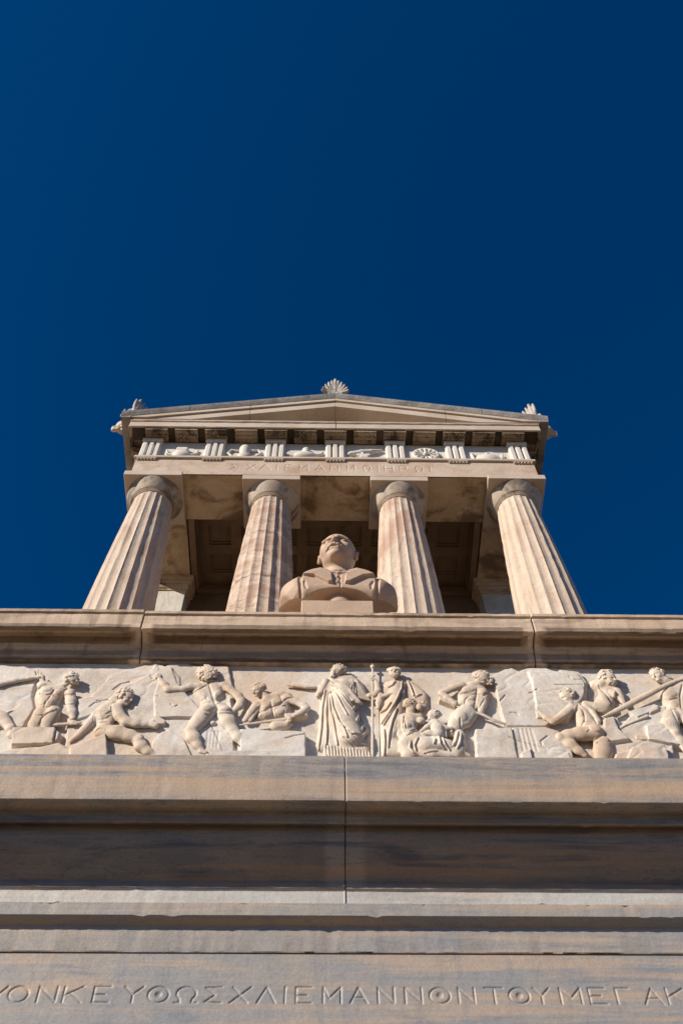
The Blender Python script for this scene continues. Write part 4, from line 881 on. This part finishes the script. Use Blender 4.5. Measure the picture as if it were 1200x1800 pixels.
# ---- 8: seated woman
z = Z(660, 7.06, .012)
z.c((300, 740, 4.4, 80), (420, 760, 5, 110), (520, 730, 5, 80), k=.02); z.c((400, 760, 5, 112), (400, 880, 5.4, 90), (470, 960, 5.6, 100), k=.02); z.c((430, 700, 5.4, 52), (430, 640, 6, 50), (450, 590, 6.4, 46), k=.012)
z.e(385, 830, 8.6, 56, 3.2, 48, k=.01); z.e(560, 760, 7.4, 56, 2.8, 44, k=.01)
z.c((290, 740, 5, 72), (280, 850, 5, 66), (310, 930, 5.4, 52), (345, 1000, 5.6, 34), (310, 1080, 5.4, 26), k=.01); z.hand(300, 1110, 5.6, 235, ln=34)
z.c((420, 950, 6, 80), (380, 1050, 6.6, 90), (420, 1180, 6.4, 100), k=.02); z.c((500, 1000, 7, 110), (620, 1060, 7.4, 120), (760, 1050, 7.2, 110), (880, 1070, 6.4, 90), (1000, 1130, 5.4, 60), (1150, 1190, 4, 30), k=.02)
z.c((400, 1200, 5, 60), (700, 1170, 7, 60), (1000, 1190, 5.4, 50), k=.02)
z.c((1010, 860, 4.8, 34), (1040, 930, 5, 62), (1035, 1050, 5, 76), (1010, 1130, 4.8, 90), k=.014)
for f_ in ([(430,1020),(420,1100),(470,1150),(560,1180)], [(520,990),(480,1060),(500,1120),(600,1150)], [(780,960),(800,1060),(850,1100)], [(830,980),(860,1060),(920,1110)], [(1020,880),(990,1000),(960,1060)], [(1060,900),(1050,1020),(1010,1090)], [(600,1150),(760,1130),(900,1150),(1100,1190)], [(700,970),(740,1000),(720,1060)]):
    z.l(*f_, w=17, o=.7, d=10).l(*[(x+22, y+3) for x, y in f_], w=17, o=-.6, d=10)
for f_ in ([(330,720),(330,850),(400,920),(500,890)], [(340,700),(360,860),(420,890),(480,860)], [(400,690),(480,760),(590,800)], [(420,690),(500,740),(600,770)], [(340,880),(380,940),(460,920)]):
    z.l(*f_, w=13, o=.5, d=9).l(*[(x+14, y+6) for x, y in f_], w=12, o=-.4, d=9)
z.c((560, 940, 8, 40), (640, 1080, 8.4, 34), (620, 1110, 8.6, 30), k=.01)
A8 = head(z.g, z.h, z.p(415, 545, 7), z.r(70), (-.95, -.28, .22), (.25, -.1, .95), 50, 0, rn, curl_r=.15)
z.h.ell(z.p(545, 590, 6.6), [z.r(46), .028, z.r(60)]); z.h.cap(z.p(470, 560, 7.4), z.p(540, 545, 7), z.r(30)); z.h.ell(z.p(590, 530, 6.6), [z.r(22)]*3)
z.done('seated woman with tied-back hair, her lap wrapped in drapery', h=.0036)
# ---- 9: child on her knee
z = Z(660, 7.06, .010)
z.c((740, 780, 8.6, 56), (765, 850, 9.0, 76), (770, 920, 9.2, 78), k=.014); z.c((720, 770, 9, 34), (640, 830, 9.4, 32), (575, 880, 9.2, 24), k=.008); z.hand(570, 885, 9.2, 200, ln=20)
z.c((760, 930, 9.6, 60), (660, 910, 10, 46), (590, 930, 9.8, 36), k=.01); z.c((590, 950, 9.6, 36), (640, 1040, 9.6, 32), (650, 1090, 9.4, 28), k=.008); z.c((850, 850, 8.6, 26), (870, 950, 8.6, 20), k=.008); z.c((800, 780, 8.4, 30), (880, 850, 8.4, 26), (940, 850, 8, 26), k=.006)
z.hand(940, 860, 7.6, 270, ln=28)
head(z.g, z.h, z.p(722, 690, 9.4), z.r(69), (-.93, -.3, .05), (.1, -.15, 1), 46, 0, rn, curl_r=.17)
z.done('small nude child climbing on the lap of the seated woman')
# ---- 10: workman with a shovel
z = Z(760, 6.667)
z.poly([(330,330),(400,285),(500,275),(600,325),(655,380),(662,460),(622,560),(590,610),(540,610),(420,600),(300,530),(268,420),(300,370)], 7.0, 5)
z.poly([(270,580),(400,590),(445,655),(442,705),(352,810),(255,830),(175,760)], 6.6, 5)
z.l((325,392),(400,388),(462,405),(512,398), w=17, o=-.7).l((528,400),(590,432),(650,395), w=17, o=-.7).l((520,330),(516,400),(500,500),(482,560), w=17, o=-.7).l((372,525),(388,455),(432,432), w=14).l((508,560),(558,545),(605,470), w=14).l((430,470),(500,480), w=11, o=-.3).l((420,520),(495,530), w=11, o=-.3).l((320,715),(328,800), w=16, o=-.6)
z.b(420,345,85,46,.7).b(590,375,60,50,.7).b(450,450,42,34,.4).b(330,690,80,70,.5)
z.c((470, 290, 5, 50), (530, 270, 5.6, 46), k=.012); z.c((600, 400, 4.6, 72), (590, 520, 4.4, 56), (570, 600, 4.2, 34), (575, 630, 3.8, 22), k=.014)
z.c((345, 300, 5, 56), (250, 330, 5.6, 54), (170, 365, 6, 46), (110, 385, 6.2, 44), k=.009); z.c((110, 395, 6.2, 48), (170, 445, 6.4, 42), (235, 490, 6.6, 32), k=.007); z.fist(258, 512, 6.6, 330, 38)
z.c((400, 600, 4.6, 100), (330, 680, 4.8, 112), (280, 760, 4.4, 95), (230, 850, 3.6, 80), k=.018); z.c((460, 640, 4.4, 70), (380, 740, 4.6, 80), k=.016); z.e(462, 650, 6.4, 22, 1.8, 22, k=.005)
head(z.g, z.h, z.p(575, 215, 6.6), z.r(84), (.58, -.6, -.6), (-.45, -.4, .7), 0, 0, rn, cap_hair=False)
for _ in range(120):
    a, e_ = rn.uniform(0, 6.28), rn.uniform(-.2, 1.4); z.h.ell(z.p(565+92*math.cos(a)*math.cos(e_), 175+48*math.sin(a)*math.cos(e_), 6.6+4*math.sin(e_)), [z.r(rn.uniform(12, 20))]*3)
for _ in range(40): z.h.ell(z.p(rn.uniform(650, 705), rn.uniform(215, 290), rn.uniform(5, 8.5)), [z.r(rn.uniform(12, 18))]*3)
z.done('nude workman with dark curls bending over a long shovel')
z2 = Z(760, 6.667, .003); z2.poly([(66, 478), (110, 468), (300, 535), (300, 560), (255, 590), (66, 520)], 6.4, .5); z2.c((300, 552, 6.4, 16), (600, 650, 6, 20), (720, 712, 5.4, 24), (850, 752, 4.6, 18)); z2.g.build('shovel', M_frieze, FR, .0034, YF+.006, None, 'long-handled shovel with a box-like end')
# ---- 11: crouching workman from behind
z = Z(900, 6.667)
z.poly([(600,560),(655,495),(740,495),(840,540),(905,620),(965,700),(985,740),(1065,800),(1085,880),(1000,950),(860,970),(750,790),(715,700),(700,620)], 7.4, 5.5)
z.l((795,518),(880,570),(950,650),(990,745), w=18, o=-.8).l((750,520),(820,590),(850,660),(850,720), w=20, o=-.5).l((755,795),(820,765),(842,722),(945,735), w=16, o=-.5).l((840,985),(960,965),(1062,892), w=18, o=-.7).l((870,885),(905,865),(885,830), w=12, o=-.4)
z.b(780,600,62,80,.5).b(975,830,100,72,.8).l((715,700),(700,620),(715,600), w=16, o=-.6)
z.c((680, 510, 5.6, 50), (640, 470, 6, 46), k=.012)
z.c((690, 570, 5.4, 66), (610, 640, 5.8, 56), (520, 700, 6, 50), (480, 725, 6, 46), k=.01); z.c((475, 725, 6, 50), (400, 680, 6, 44), (320, 620, 5.8, 32), k=.009); z.hand(305, 610, 5.8, 152, ln=34, curl=.3); z.c((340, 600, 5.6, 9), (345, 565, 5.4, 8), k=.003)
z.c((860, 560, 4.8, 54), (940, 620, 4.8, 44), (1010, 720, 4.6, 34), k=.01)
z.e(1090, 860, 4.0, 80, 3.4, 90, k=.01)
z.c((960, 860, 6, 112), (800, 870, 6.2, 100), (660, 885, 6, 78), (580, 905, 5.8, 60), k=.014); z.e(560, 905, 7, 48, 2.4, 44, k=.01)
z.c((570, 920, 5.4, 60), (680, 990, 5.6, 74), (780, 1070, 5, 56), (850, 1120, 4.6, 36), k=.012)
z.c((1060, 980, 4.8, 105), (1060, 1090, 4.8, 108), (1050, 1160, 4.4, 90), k=.012); z.c((930, 985, 8, 12), (1150, 955, 8, 10), k=.008, cut=True)
head(z.g, z.h, z.p(655, 425, 6.6), z.r(86), (-.9, -.1, -.42), (-.12, -.4, .9), 100, 0, rn, curl_r=.16)
z.done('crouching nude workman seen from behind, pushing the big slab with one hand')
# ---- 12: bearded workman behind the beam
z = Z(1020, 6.667)
z.poly([(100,270),(190,238),(300,285),(425,330),(505,400),(505,480),(420,490),(400,560),(340,650),(180,640),(150,500),(220,400),(100,335)], 6.2, 5)
z.l((215,295),(300,400),(355,500),(390,560), w=17, o=-.6).l((360,430),(410,440),(420,395), w=14, o=-.5).b(375,380,52,50,.7)
z.c((230, 290, 4.8, 50), (270, 250, 5.4, 46), k=.012)
z.c((60, 520, 4.8, 52), (180, 545, 5.2, 52), (300, 530, 5.6, 56), k=.01); z.c((300, 520, 5.6, 58), (270, 440, 5.6, 48), (225, 370, 5.6, 30), k=.008); z.hand(215, 355, 5.6, 165, ln=30)
z.c((430, 370, 4.4, 56), (465, 440, 4.8, 48), (500, 500, 5.4, 34), k=.008); z.hand(505, 520, 6.2, 235, ln=24)
z.e(395, 410, 6.2, 34, 2.4, 40, k=.008); z.e(250, 560, 4, 100, 3.4, 80, k=.02)
head(z.g, z.h, z.p(322, 215, 6.4), z.r(89), (.6, -.72, -.42), (-.12, -.3, .95), 110, 46, rn)
z.done('bearded curly-haired workman leaning over a heavy beam')
z2 = Z(1020, 6.667, .003); z2.c((262, 668, 4.6, 14), (420, 600, 5.6, 36), (700, 455, 6.6, 44), (930, 335, 7, 38), (1100, 258, 6.8, 28), (1330, 175, 6.6, 26), (1600, 90, 6.6, 26)); z2.g.build('beam', M_frieze, FR, .0036, YF+.006, None, 'heavy diagonal beam crossing in front of the workman at the right edge')
z2 = Z(1020, 6.667, .003); z2.c((455, 810, 4.4, 14), (520, 768, 4.8, 16), (780, 660, 5, 22)); z2.poly([(780, 645), (900, 595), (915, 630), (800, 685)], 6.2, .6); z2.g.build('mallet', M_frieze, FR, .0034, YF+.006, None, 'short mallet lying on the rocks')
z2 = Z(1020, 6.667, .003); z2.poly([(615, 935), (640, 915), (960, 960), (1100, 1010), (1090, 1030), (900, 988), (700, 990), (640, 975)], 5.6, .7); z2.g.build('plank', M_frieze, FR, .0034, YF+.006, None, 'broken plank lying by the rocks at the lower right')
# ---- 13: young workman at the right edge
z = Z(1020, 6.667)
z.poly([(1035,320),(1100,268),(1250,258),(1340,400),(1290,560),(1310,680),(1200,740),(1060,720),(965,680),(980,585),(938,500),(922,440),(948,380)], 7.4, 5.5)
z.l((975,582),(1080,590),(1190,592), w=17, o=-.6).l((1058,605),(1100,690),(1132,750), w=16, o=-.5).l((1190,300),(1168,420),(1178,575), w=17, o=-.6).l((960,440),(1040,470),(1140,450), w=17, o=-.7).b(1050,400,90,56,.7).b(1090,520,60,50,.4)
z.c((1060, 270, 5, 50), (990, 240, 5.6, 56), (950, 220, 5.8, 50), k=.014)
z.c((1070, 660, 5, 108), (1050, 750, 5.2, 100), (1110, 860, 5.4, 66), k=.014); z.e(1115, 850, 7.4, 48, 2.2, 44, k=.01); z.c((1115, 870, 5.2, 66), (1170, 960, 5, 66), (1240, 1060, 4.6, 44), (1270, 1110, 4.4, 34), k=.012)
z.c((1200, 650, 4.6, 100), (1330, 780, 4.8, 90), (1430, 900, 4.8, 66), (1420, 1110, 4.4, 40), k=.012)
z.c((1280, 350, 5, 60), (1380, 420, 5.4, 50), (1320, 330, 5.8, 40), k=.01); z.c((1050, 350, 4.6, 50), (1000, 420, 4.2, 46), k=.012); z.e(1165, 600, 7.2, 26, 1.8, 30, k=.006)
head(z.g, z.h, z.p(905, 180, 6.2), z.r(86), (-.72, -.66, -.3), (-.25, -.2, .95), 70, 0, rn, curl_r=.16)
z.done('young workman at the far right edge looking down to the left')

# ------------------------------------------------------------------ bust on its plinth
YBt = 4.14
PL = empty('plinth', (AX, 4.2, 4.93), 'plain square tan plinth standing on the ledge under the bust', 'plinth')
b = MB(); b.box(AX-.252, AX+.252, 4.00, 4.46, 4.93, 5.765, .006); b.build('block', M_bust, PL)
BU = empty('bust', (AX+.01, YBt+.05, 5.766), 'tan marble bust of a bald man with a moustache in a coat, looking up', 'bust')
BX = AX+.012
so = MB(); so.lathe(BX, 4.20, [(.15, 5.767), (.158, 5.775), (.158, 5.80), (.140, 5.812), (.122, 5.825), (.116, 5.85), (.125, 5.875), (.118, 5.90), (.10, 6.08)], 40)
so.build('socle', M_bust, BU, smooth=True, sharp=35)
hd = Fig(.02); hc = np.array([BX-.004, 4.165, 6.60]); hr = .146
Ah = head(hd, None, hc, hr, (-.15, -.985, .015), (.02, .05, 1), 0, 0)
hd.ell(Ah(0, .20, -.90), (hr*.74, hr*.66, hr*.44), k=.03)                    # heavy jowl
hd.cap(hc+np.array([0, .06, -.10]), np.array([BX, 4.22, 6.22]), .104, .122, k=.04)
for s_ in (-1, 1):
    hd.cap(Ah(.14*s_, 1.08, .20), Ah(.68*s_, .86, .16), hr*.11, hr*.07, k=.015)
    hd.ell(Ah(.40*s_, 1.02, -.02), (hr*.2, hr*.14, hr*.10), k=.03, cut=True)
    hd.ell(Ah(.38*s_, .90, -.05), (hr*.17, hr*.13, hr*.11), k=.004)
    hd.ell(Ah(.38*s_, .97, .035), (hr*.2, hr*.06, hr*.04), k=.004); hd.ell(Ah(.37*s_, .95, -.17), (hr*.19, hr*.05, hr*.04), k=.006)
    hd.tor(Ah(1.04*s_, -.05, -.08), hr*.19, hr*.055, Ah(1, .3, 0)-Ah(0, 0, 0), k=.006)
    hd.cap(Ah(.55*s_, -.8, -.85), Ah(.15*s_, .1, -1.9), .022, .016, k=.03)    # neck muscles
    hd.ell(Ah(.13*s_, 1.20, -.38), (hr*.10, hr*.11, hr*.08), k=.01)           # nostrils
    hd.ell(Ah(.50*s_, .72, -.55), (hr*.22, hr*.2, hr*.3), k=.04)
hd.cap(Ah(-.16, 1.06, -.84), Ah(.16, 1.06, -.84), hr*.09, hr*.09, k=.02)
hd.build('head', M_bust, BU, .004)
mo = Fig(.006)
for s_ in (-1, 1):
    mo.chain([(Ah(.02*s_, 1.16, -.56), hr*.10), (Ah(.18*s_, 1.12, -.60), hr*.12), (Ah(.34*s_, 1.02, -.68), hr*.11), (Ah(.46*s_, .92, -.78), hr*.07), (Ah(.53*s_, .85, -.88), hr*.03)], k=.008)
mo.build('moustache', M_bust, BU, .004)
ct = Fig(.03); sh = lambda x, y, z: np.array([BX+x, 4.07+y, z])
rotm = lambda a: [[math.cos(R(a)), 0, math.sin(R(a))], [0, 1, 0], [-math.sin(R(a)), 0, math.cos(R(a))]]
half_o = [(.0, 6.26), (.13, 6.315), (.22, 6.285), (.31, 6.235), (.385, 6.17), (.432, 6.10), (.438, 6.04), (.41, 5.96), (.35, 5.89), (.26, 5.85), (.0, 5.86)]
outl = [(BX+x, z) for x, z in half_o] + [(BX-x, z) for x, z in half_o[-2:0:-1]]
ct.pil(outl, 4.245, .215, .15, k=.03)
for s_ in (-1, 1):
    ct.cap(sh(.08*s_, .24, 6.20), sh(.30*s_, .24, 6.13), .09, .09, k=.05); ct.cap(sh(.30*s_, .20, 6.13), sh(.33*s_, .20, 5.95), .09, .08, k=.05)
    ct.ell(sh(.345*s_, .11, 6.04), (.075, .09, .15), rotm(-9*s_), k=.04)
ct.box(sh(0, .19, 6.08), (.25, .07, .14), None, .03, k=.04)
ct.ell(sh(0, .05, 5.735), (.325, .60, .245), k=.006, cut=True)                 # hollowed underside
for s_ in (-1, 1): ct.box(sh(.446*s_, .02, 5.855), (.25, .5, .120), [[math.cos(R(50*s_)), 0, math.sin(R(50*s_))], [0, 1, 0], [-math.sin(R(50*s_)), 0, math.cos(R(50*s_))]], .01, k=.008, cut=True)
ct.box((BX, 4.418, 5.766), (.6, .6, .3), [[1, 0, 0], [0, .819, .574], [0, -.574, .819]], .01, k=.012, cut=True)   # underside rises to the back
for s_ in (-1, 1):                                                            # turned-down collar
    ct.chain([(sh(.0, .27, 6.29), .030), (sh(.12*s_, .20, 6.275), .030), (sh(.150*s_, .09, 6.245), .030), (sh(.135*s_, .02, 6.20), .026)], k=.03)
xz = lambda x, z: (BX+x, z)
for s_ in (-1, 1):
    ct.m.append(('p', [xz(x*s_, z) for x, z in ((.130, 6.30), (.20, 6.21), (.268, 6.125), (.18, 6.105), (.075, 6.02), (.045, 6.02), (.052, 6.12), (.085, 6.24))], .009, .026))
    ct.m.append(('l', [xz(.262*s_, 6.26), xz(.285*s_, 6.1), xz(.272*s_, 5.88)], .022, -.020))
    for x0, z0, x1, z1 in ((.25, 6.05, .235, 5.97),): ct.m.append(('l', [xz(x0*s_, z0), xz((x0+x1)/2*s_-.006, (z0+z1)/2), xz(x1*s_, z1)], .022, -.010))
ct.m.append(('l', [xz(.006, 6.22), xz(.012, 5.97)], .012, -.008)); ct.m.append(('l', [xz(.02, 6.155), xz(.075, 6.145)], .010, -.008))
for zz in (6.18, 6.11, 6.04): ct.m.append(('e', xz(-.012, zz), .014, .014, 0, .012))
ct.build('coat', M_bust, BU, .0042)
bt = Fig(.008); bt.tor(sh(0, .135, 6.255), .112, .020, (0, .30, 1)); bt.chain([(sh(-.01, .005, 6.225), .014), (sh(-.075, .01, 6.235), .020)]); bt.chain([(sh(.01, .005, 6.225), .014), (sh(.075, .01, 6.235), .020)]); bt.ell(sh(0, -.002, 6.225), (.016, .013, .015))
bt.build('bow_tie', M_bust, BU, .005)

# ------------------------------------------------------------------ roof ornaments, lion spouts, carved metopes
M_leaf = stone('weathered_grey_marble', (.46, .42, .37), (.34, .31, .27), stain=(.18, .16, .14), stain_amt=.6, stain_freq=9.0, bump=.5)
def acroterion(loc, label, hgt, wd, rot=0.0, half=False):
    root = empty('palmette_ornament', loc, label, 'roof ornament', 'palmette ornaments on the gable')
    f = Fig(.012); lx, ly, lz = loc; ca, sa = math.cos(R(rot)), math.sin(R(rot))
    W = lambda x, y, z: np.array([lx+ca*x*wd-sa*y, ly+sa*x*wd+ca*y, lz+z*hgt])
    f.box(W(0, 0, .06), (.14*wd/.34, .05, .06*hgt), [[ca, sa, 0], [-sa, ca, 0], [0, 0, 1]], .01, k=.01)
    leaves = [(0, 1.0, .10)] + [(s_*a, l, .085) for s_ in (-1, 1) for a, l in ((.17, .93), (.33, .86), (.48, .74), (.60, .58), (.66, .42))]
    if half: leaves = [q for q in leaves if q[0] >= -.2]
    for a, l, w in leaves:
        pts = []
        for t_ in np.linspace(0, 1, 6):
            pts.append((W(a*.75*math.sin(t_*1.5)**1.1*1.15, -.02-.05*t_*t_, .22+(l-.22)*t_-.22*abs(a)*t_**3), .008+.014*math.sin(math.pi*min(1, t_*.75+.12))*(1.6 if a == 0 else 1)))
        f.chain(pts, k=.004)
    for s_ in (-1, 1):
        if half and s_ < 0: continue
        f.tor(W(.17*s_, -.03, .22), .028, .011, (-sa, ca, 0)); f.chain([(W(.2*s_, 0, .1), .022), (W(.5*s_, 0, .08), .018), (W(.66*s_, 0, .14), .013), (W(.62*s_, 0, .19), .010)], k=.006)
    f.ell(W(0, .0, .4), (.09*wd/.34, .022, .2*hgt), [[ca, sa, 0], [-sa, ca, 0], [0, 0, 1]], k=.02)
    f.build('leaf_fan', M_leaf, root, .0055)
acroterion((AX, 4.47, 10.40), 'large white palmette ornament on top of the gable', .42, .26)
acroterion((AX-2.20, 4.50, 9.87), 'small palmette ornament on the left end of the roof', .38, .30, 35, True)
acroterion((AX+2.20, 4.50, 9.87), 'small palmette ornament on the right end of the roof', .38, -.30, -35, True)
for sx in (-1, 1):
    f = Fig(.012); cx, cy, cz_ = AX+sx*(XE+.02), 4.60, 9.87
    f.ell((cx, cy, cz_), (.065, .07, .075)); f.cap((cx, cy, cz_-.01), (cx+sx*.085, cy, cz_-.03), .045, .032); f.cap((cx-sx*.1, cy, cz_), (cx, cy, cz_), .075)
    f.cap((cx+sx*.06, cy, cz_+.03), (cx+sx*.10, cy, cz_-.005), .014, .018); f.cap((cx+sx*.06, cy-.03, cz_-.04), (cx+sx*.13, cy-.03, cz_-.045), .008, cut=True); f.cap((cx+sx*.04, cy, cz_-.055), (cx+sx*.09, cy, cz_-.065), .022)
    for s_ in (-1, 1): f.ell((cx-sx*.0, cy+.05*s_, cz_+.06), (.02, .02, .025)); f.ell((cx+sx*.055, cy+.033*s_, cz_+.012), (.012, .012, .010), cut=True, k=.006)
    for k_ in range(14):
        a = k_*math.tau/14; f.ell((cx-sx*.03, cy+.075*math.cos(a), cz_+.08*math.sin(a)), (.035, .018, .022), k=.006)
    f.build('lion_head', M_geison, T, .006)
YM = YA+.035
def metope(cx, kind):
    f = Fig(.006); y = YM-.004; z0 = ZF0; S = .63
    e = lambda x, z, rx, ry, rz, **k_: f.ell((cx+x, y, z0+z), (rx, ry, rz), **k_)
    c = lambda pts, k=.004: f.chain([((cx+x, y-d, z0+z), r_) for x, z, d, r_ in pts], k)
    if kind == 0:      # squat jar with two handles
        e(0, .10, .10, .055, .085); f.box((cx, y-.005, z0+.19), (.062, .040, .035), rd=.015); e(0, .235, .05, .03, .022); c([(-.10, .10, .01, .014), (-.15, .13, .01, .012), (-.16, .20, .01, .012)]); c([(.10, .10, .01, .014), (.15, .13, .01, .012), (.16, .20, .01, .012)])
    elif kind == 1:    # two-handled cup
        e(0, .08, .075, .05, .075); f.cap((cx, y, z0+.08), (cx, y, z0+.24), .05, .062); c([(.07, .20, .01, .013), (.14, .22, .01, .013), (.17, .15, .01, .013), (.13, .08, .01, .013), (.06, .06, .01, .013)]); c([(-.07, .20, .01, .013), (-.14, .22, .01, .013), (-.17, .15, .01, .013), (-.13, .08, .01, .013), (-.06, .06, .01, .013)])
    elif kind == 2:    # low vessel with spout
        e(0, .11, .13, .055, .065); f.cap((cx+.01, y, z0+.16), (cx+.01, y, z0+.235), .038, .045); c([(-.12, .11, .01, .018), (-.17, .15, .01, .02), (-.17, .18, .01, .014)]); c([(.11, .11, .01, .02), (.16, .14, .01, .014), (.18, .17, .01, .02)])
    elif kind == 3:    # horn on a stand
        c([(-.16, .16, .01, .026), (-.05, .17, .02, .034), (.06, .19, .02, .032), (.17, .24, .01, .02)]); f.box((cx-.02, y-.01, z0+.10), (.07, .03, .02), rd=.004); f.box((cx-.02, y-.01, z0+.06), (.045, .03, .02), rd=.004); c([(-.03, .13, .03, .016), (-.04, .24, .02, .010)]); f.box((cx+.0, y-.01, z0+.02), (.09, .03, .014), rd=.004)
    elif kind == 4:    # rosette wheel
        f.tor((cx, y-.01, z0+.155), .125, .020, (0, 1, 0)); f.ell((cx, y-.02, z0+.155), (.028, .028, .028))
        for k_ in range(12): a = math.tau*k_/12; f.cap((cx+.04*math.cos(a), y-.012, z0+.155+.04*math.sin(a)), (cx+.105*math.cos(a), y-.02, z0+.155+.105*math.sin(a)), .008, .016, k=.003)
    else:              # domed shield between two uprights
        e(0, .07, .14, .045, .13); e(0, .07, .11, .055, .10); c([(-.15, .03, .01, .014), (-.165, .16, .01, .018), (-.15, .20, .01, .010)]); c([(.13, .03, .01, .014), (.15, .17, .01, .014), (.165, .10, .01, .010)]); e(0, .21, .03, .025, .02)
    f.build('metope_relief', M_white, T, .0058, YM+.004, label=('squat jar with two handles', 'two-handled cup', 'low vessel with a spout', 'curved horn on a stand', 'petalled rosette in a ring', 'domed shield between two uprights')[kind])
for i_ in range(6):
    xa, xb = tri_x[i_], tri_x[i_+1]; metope((xa+xb)/2, i_)
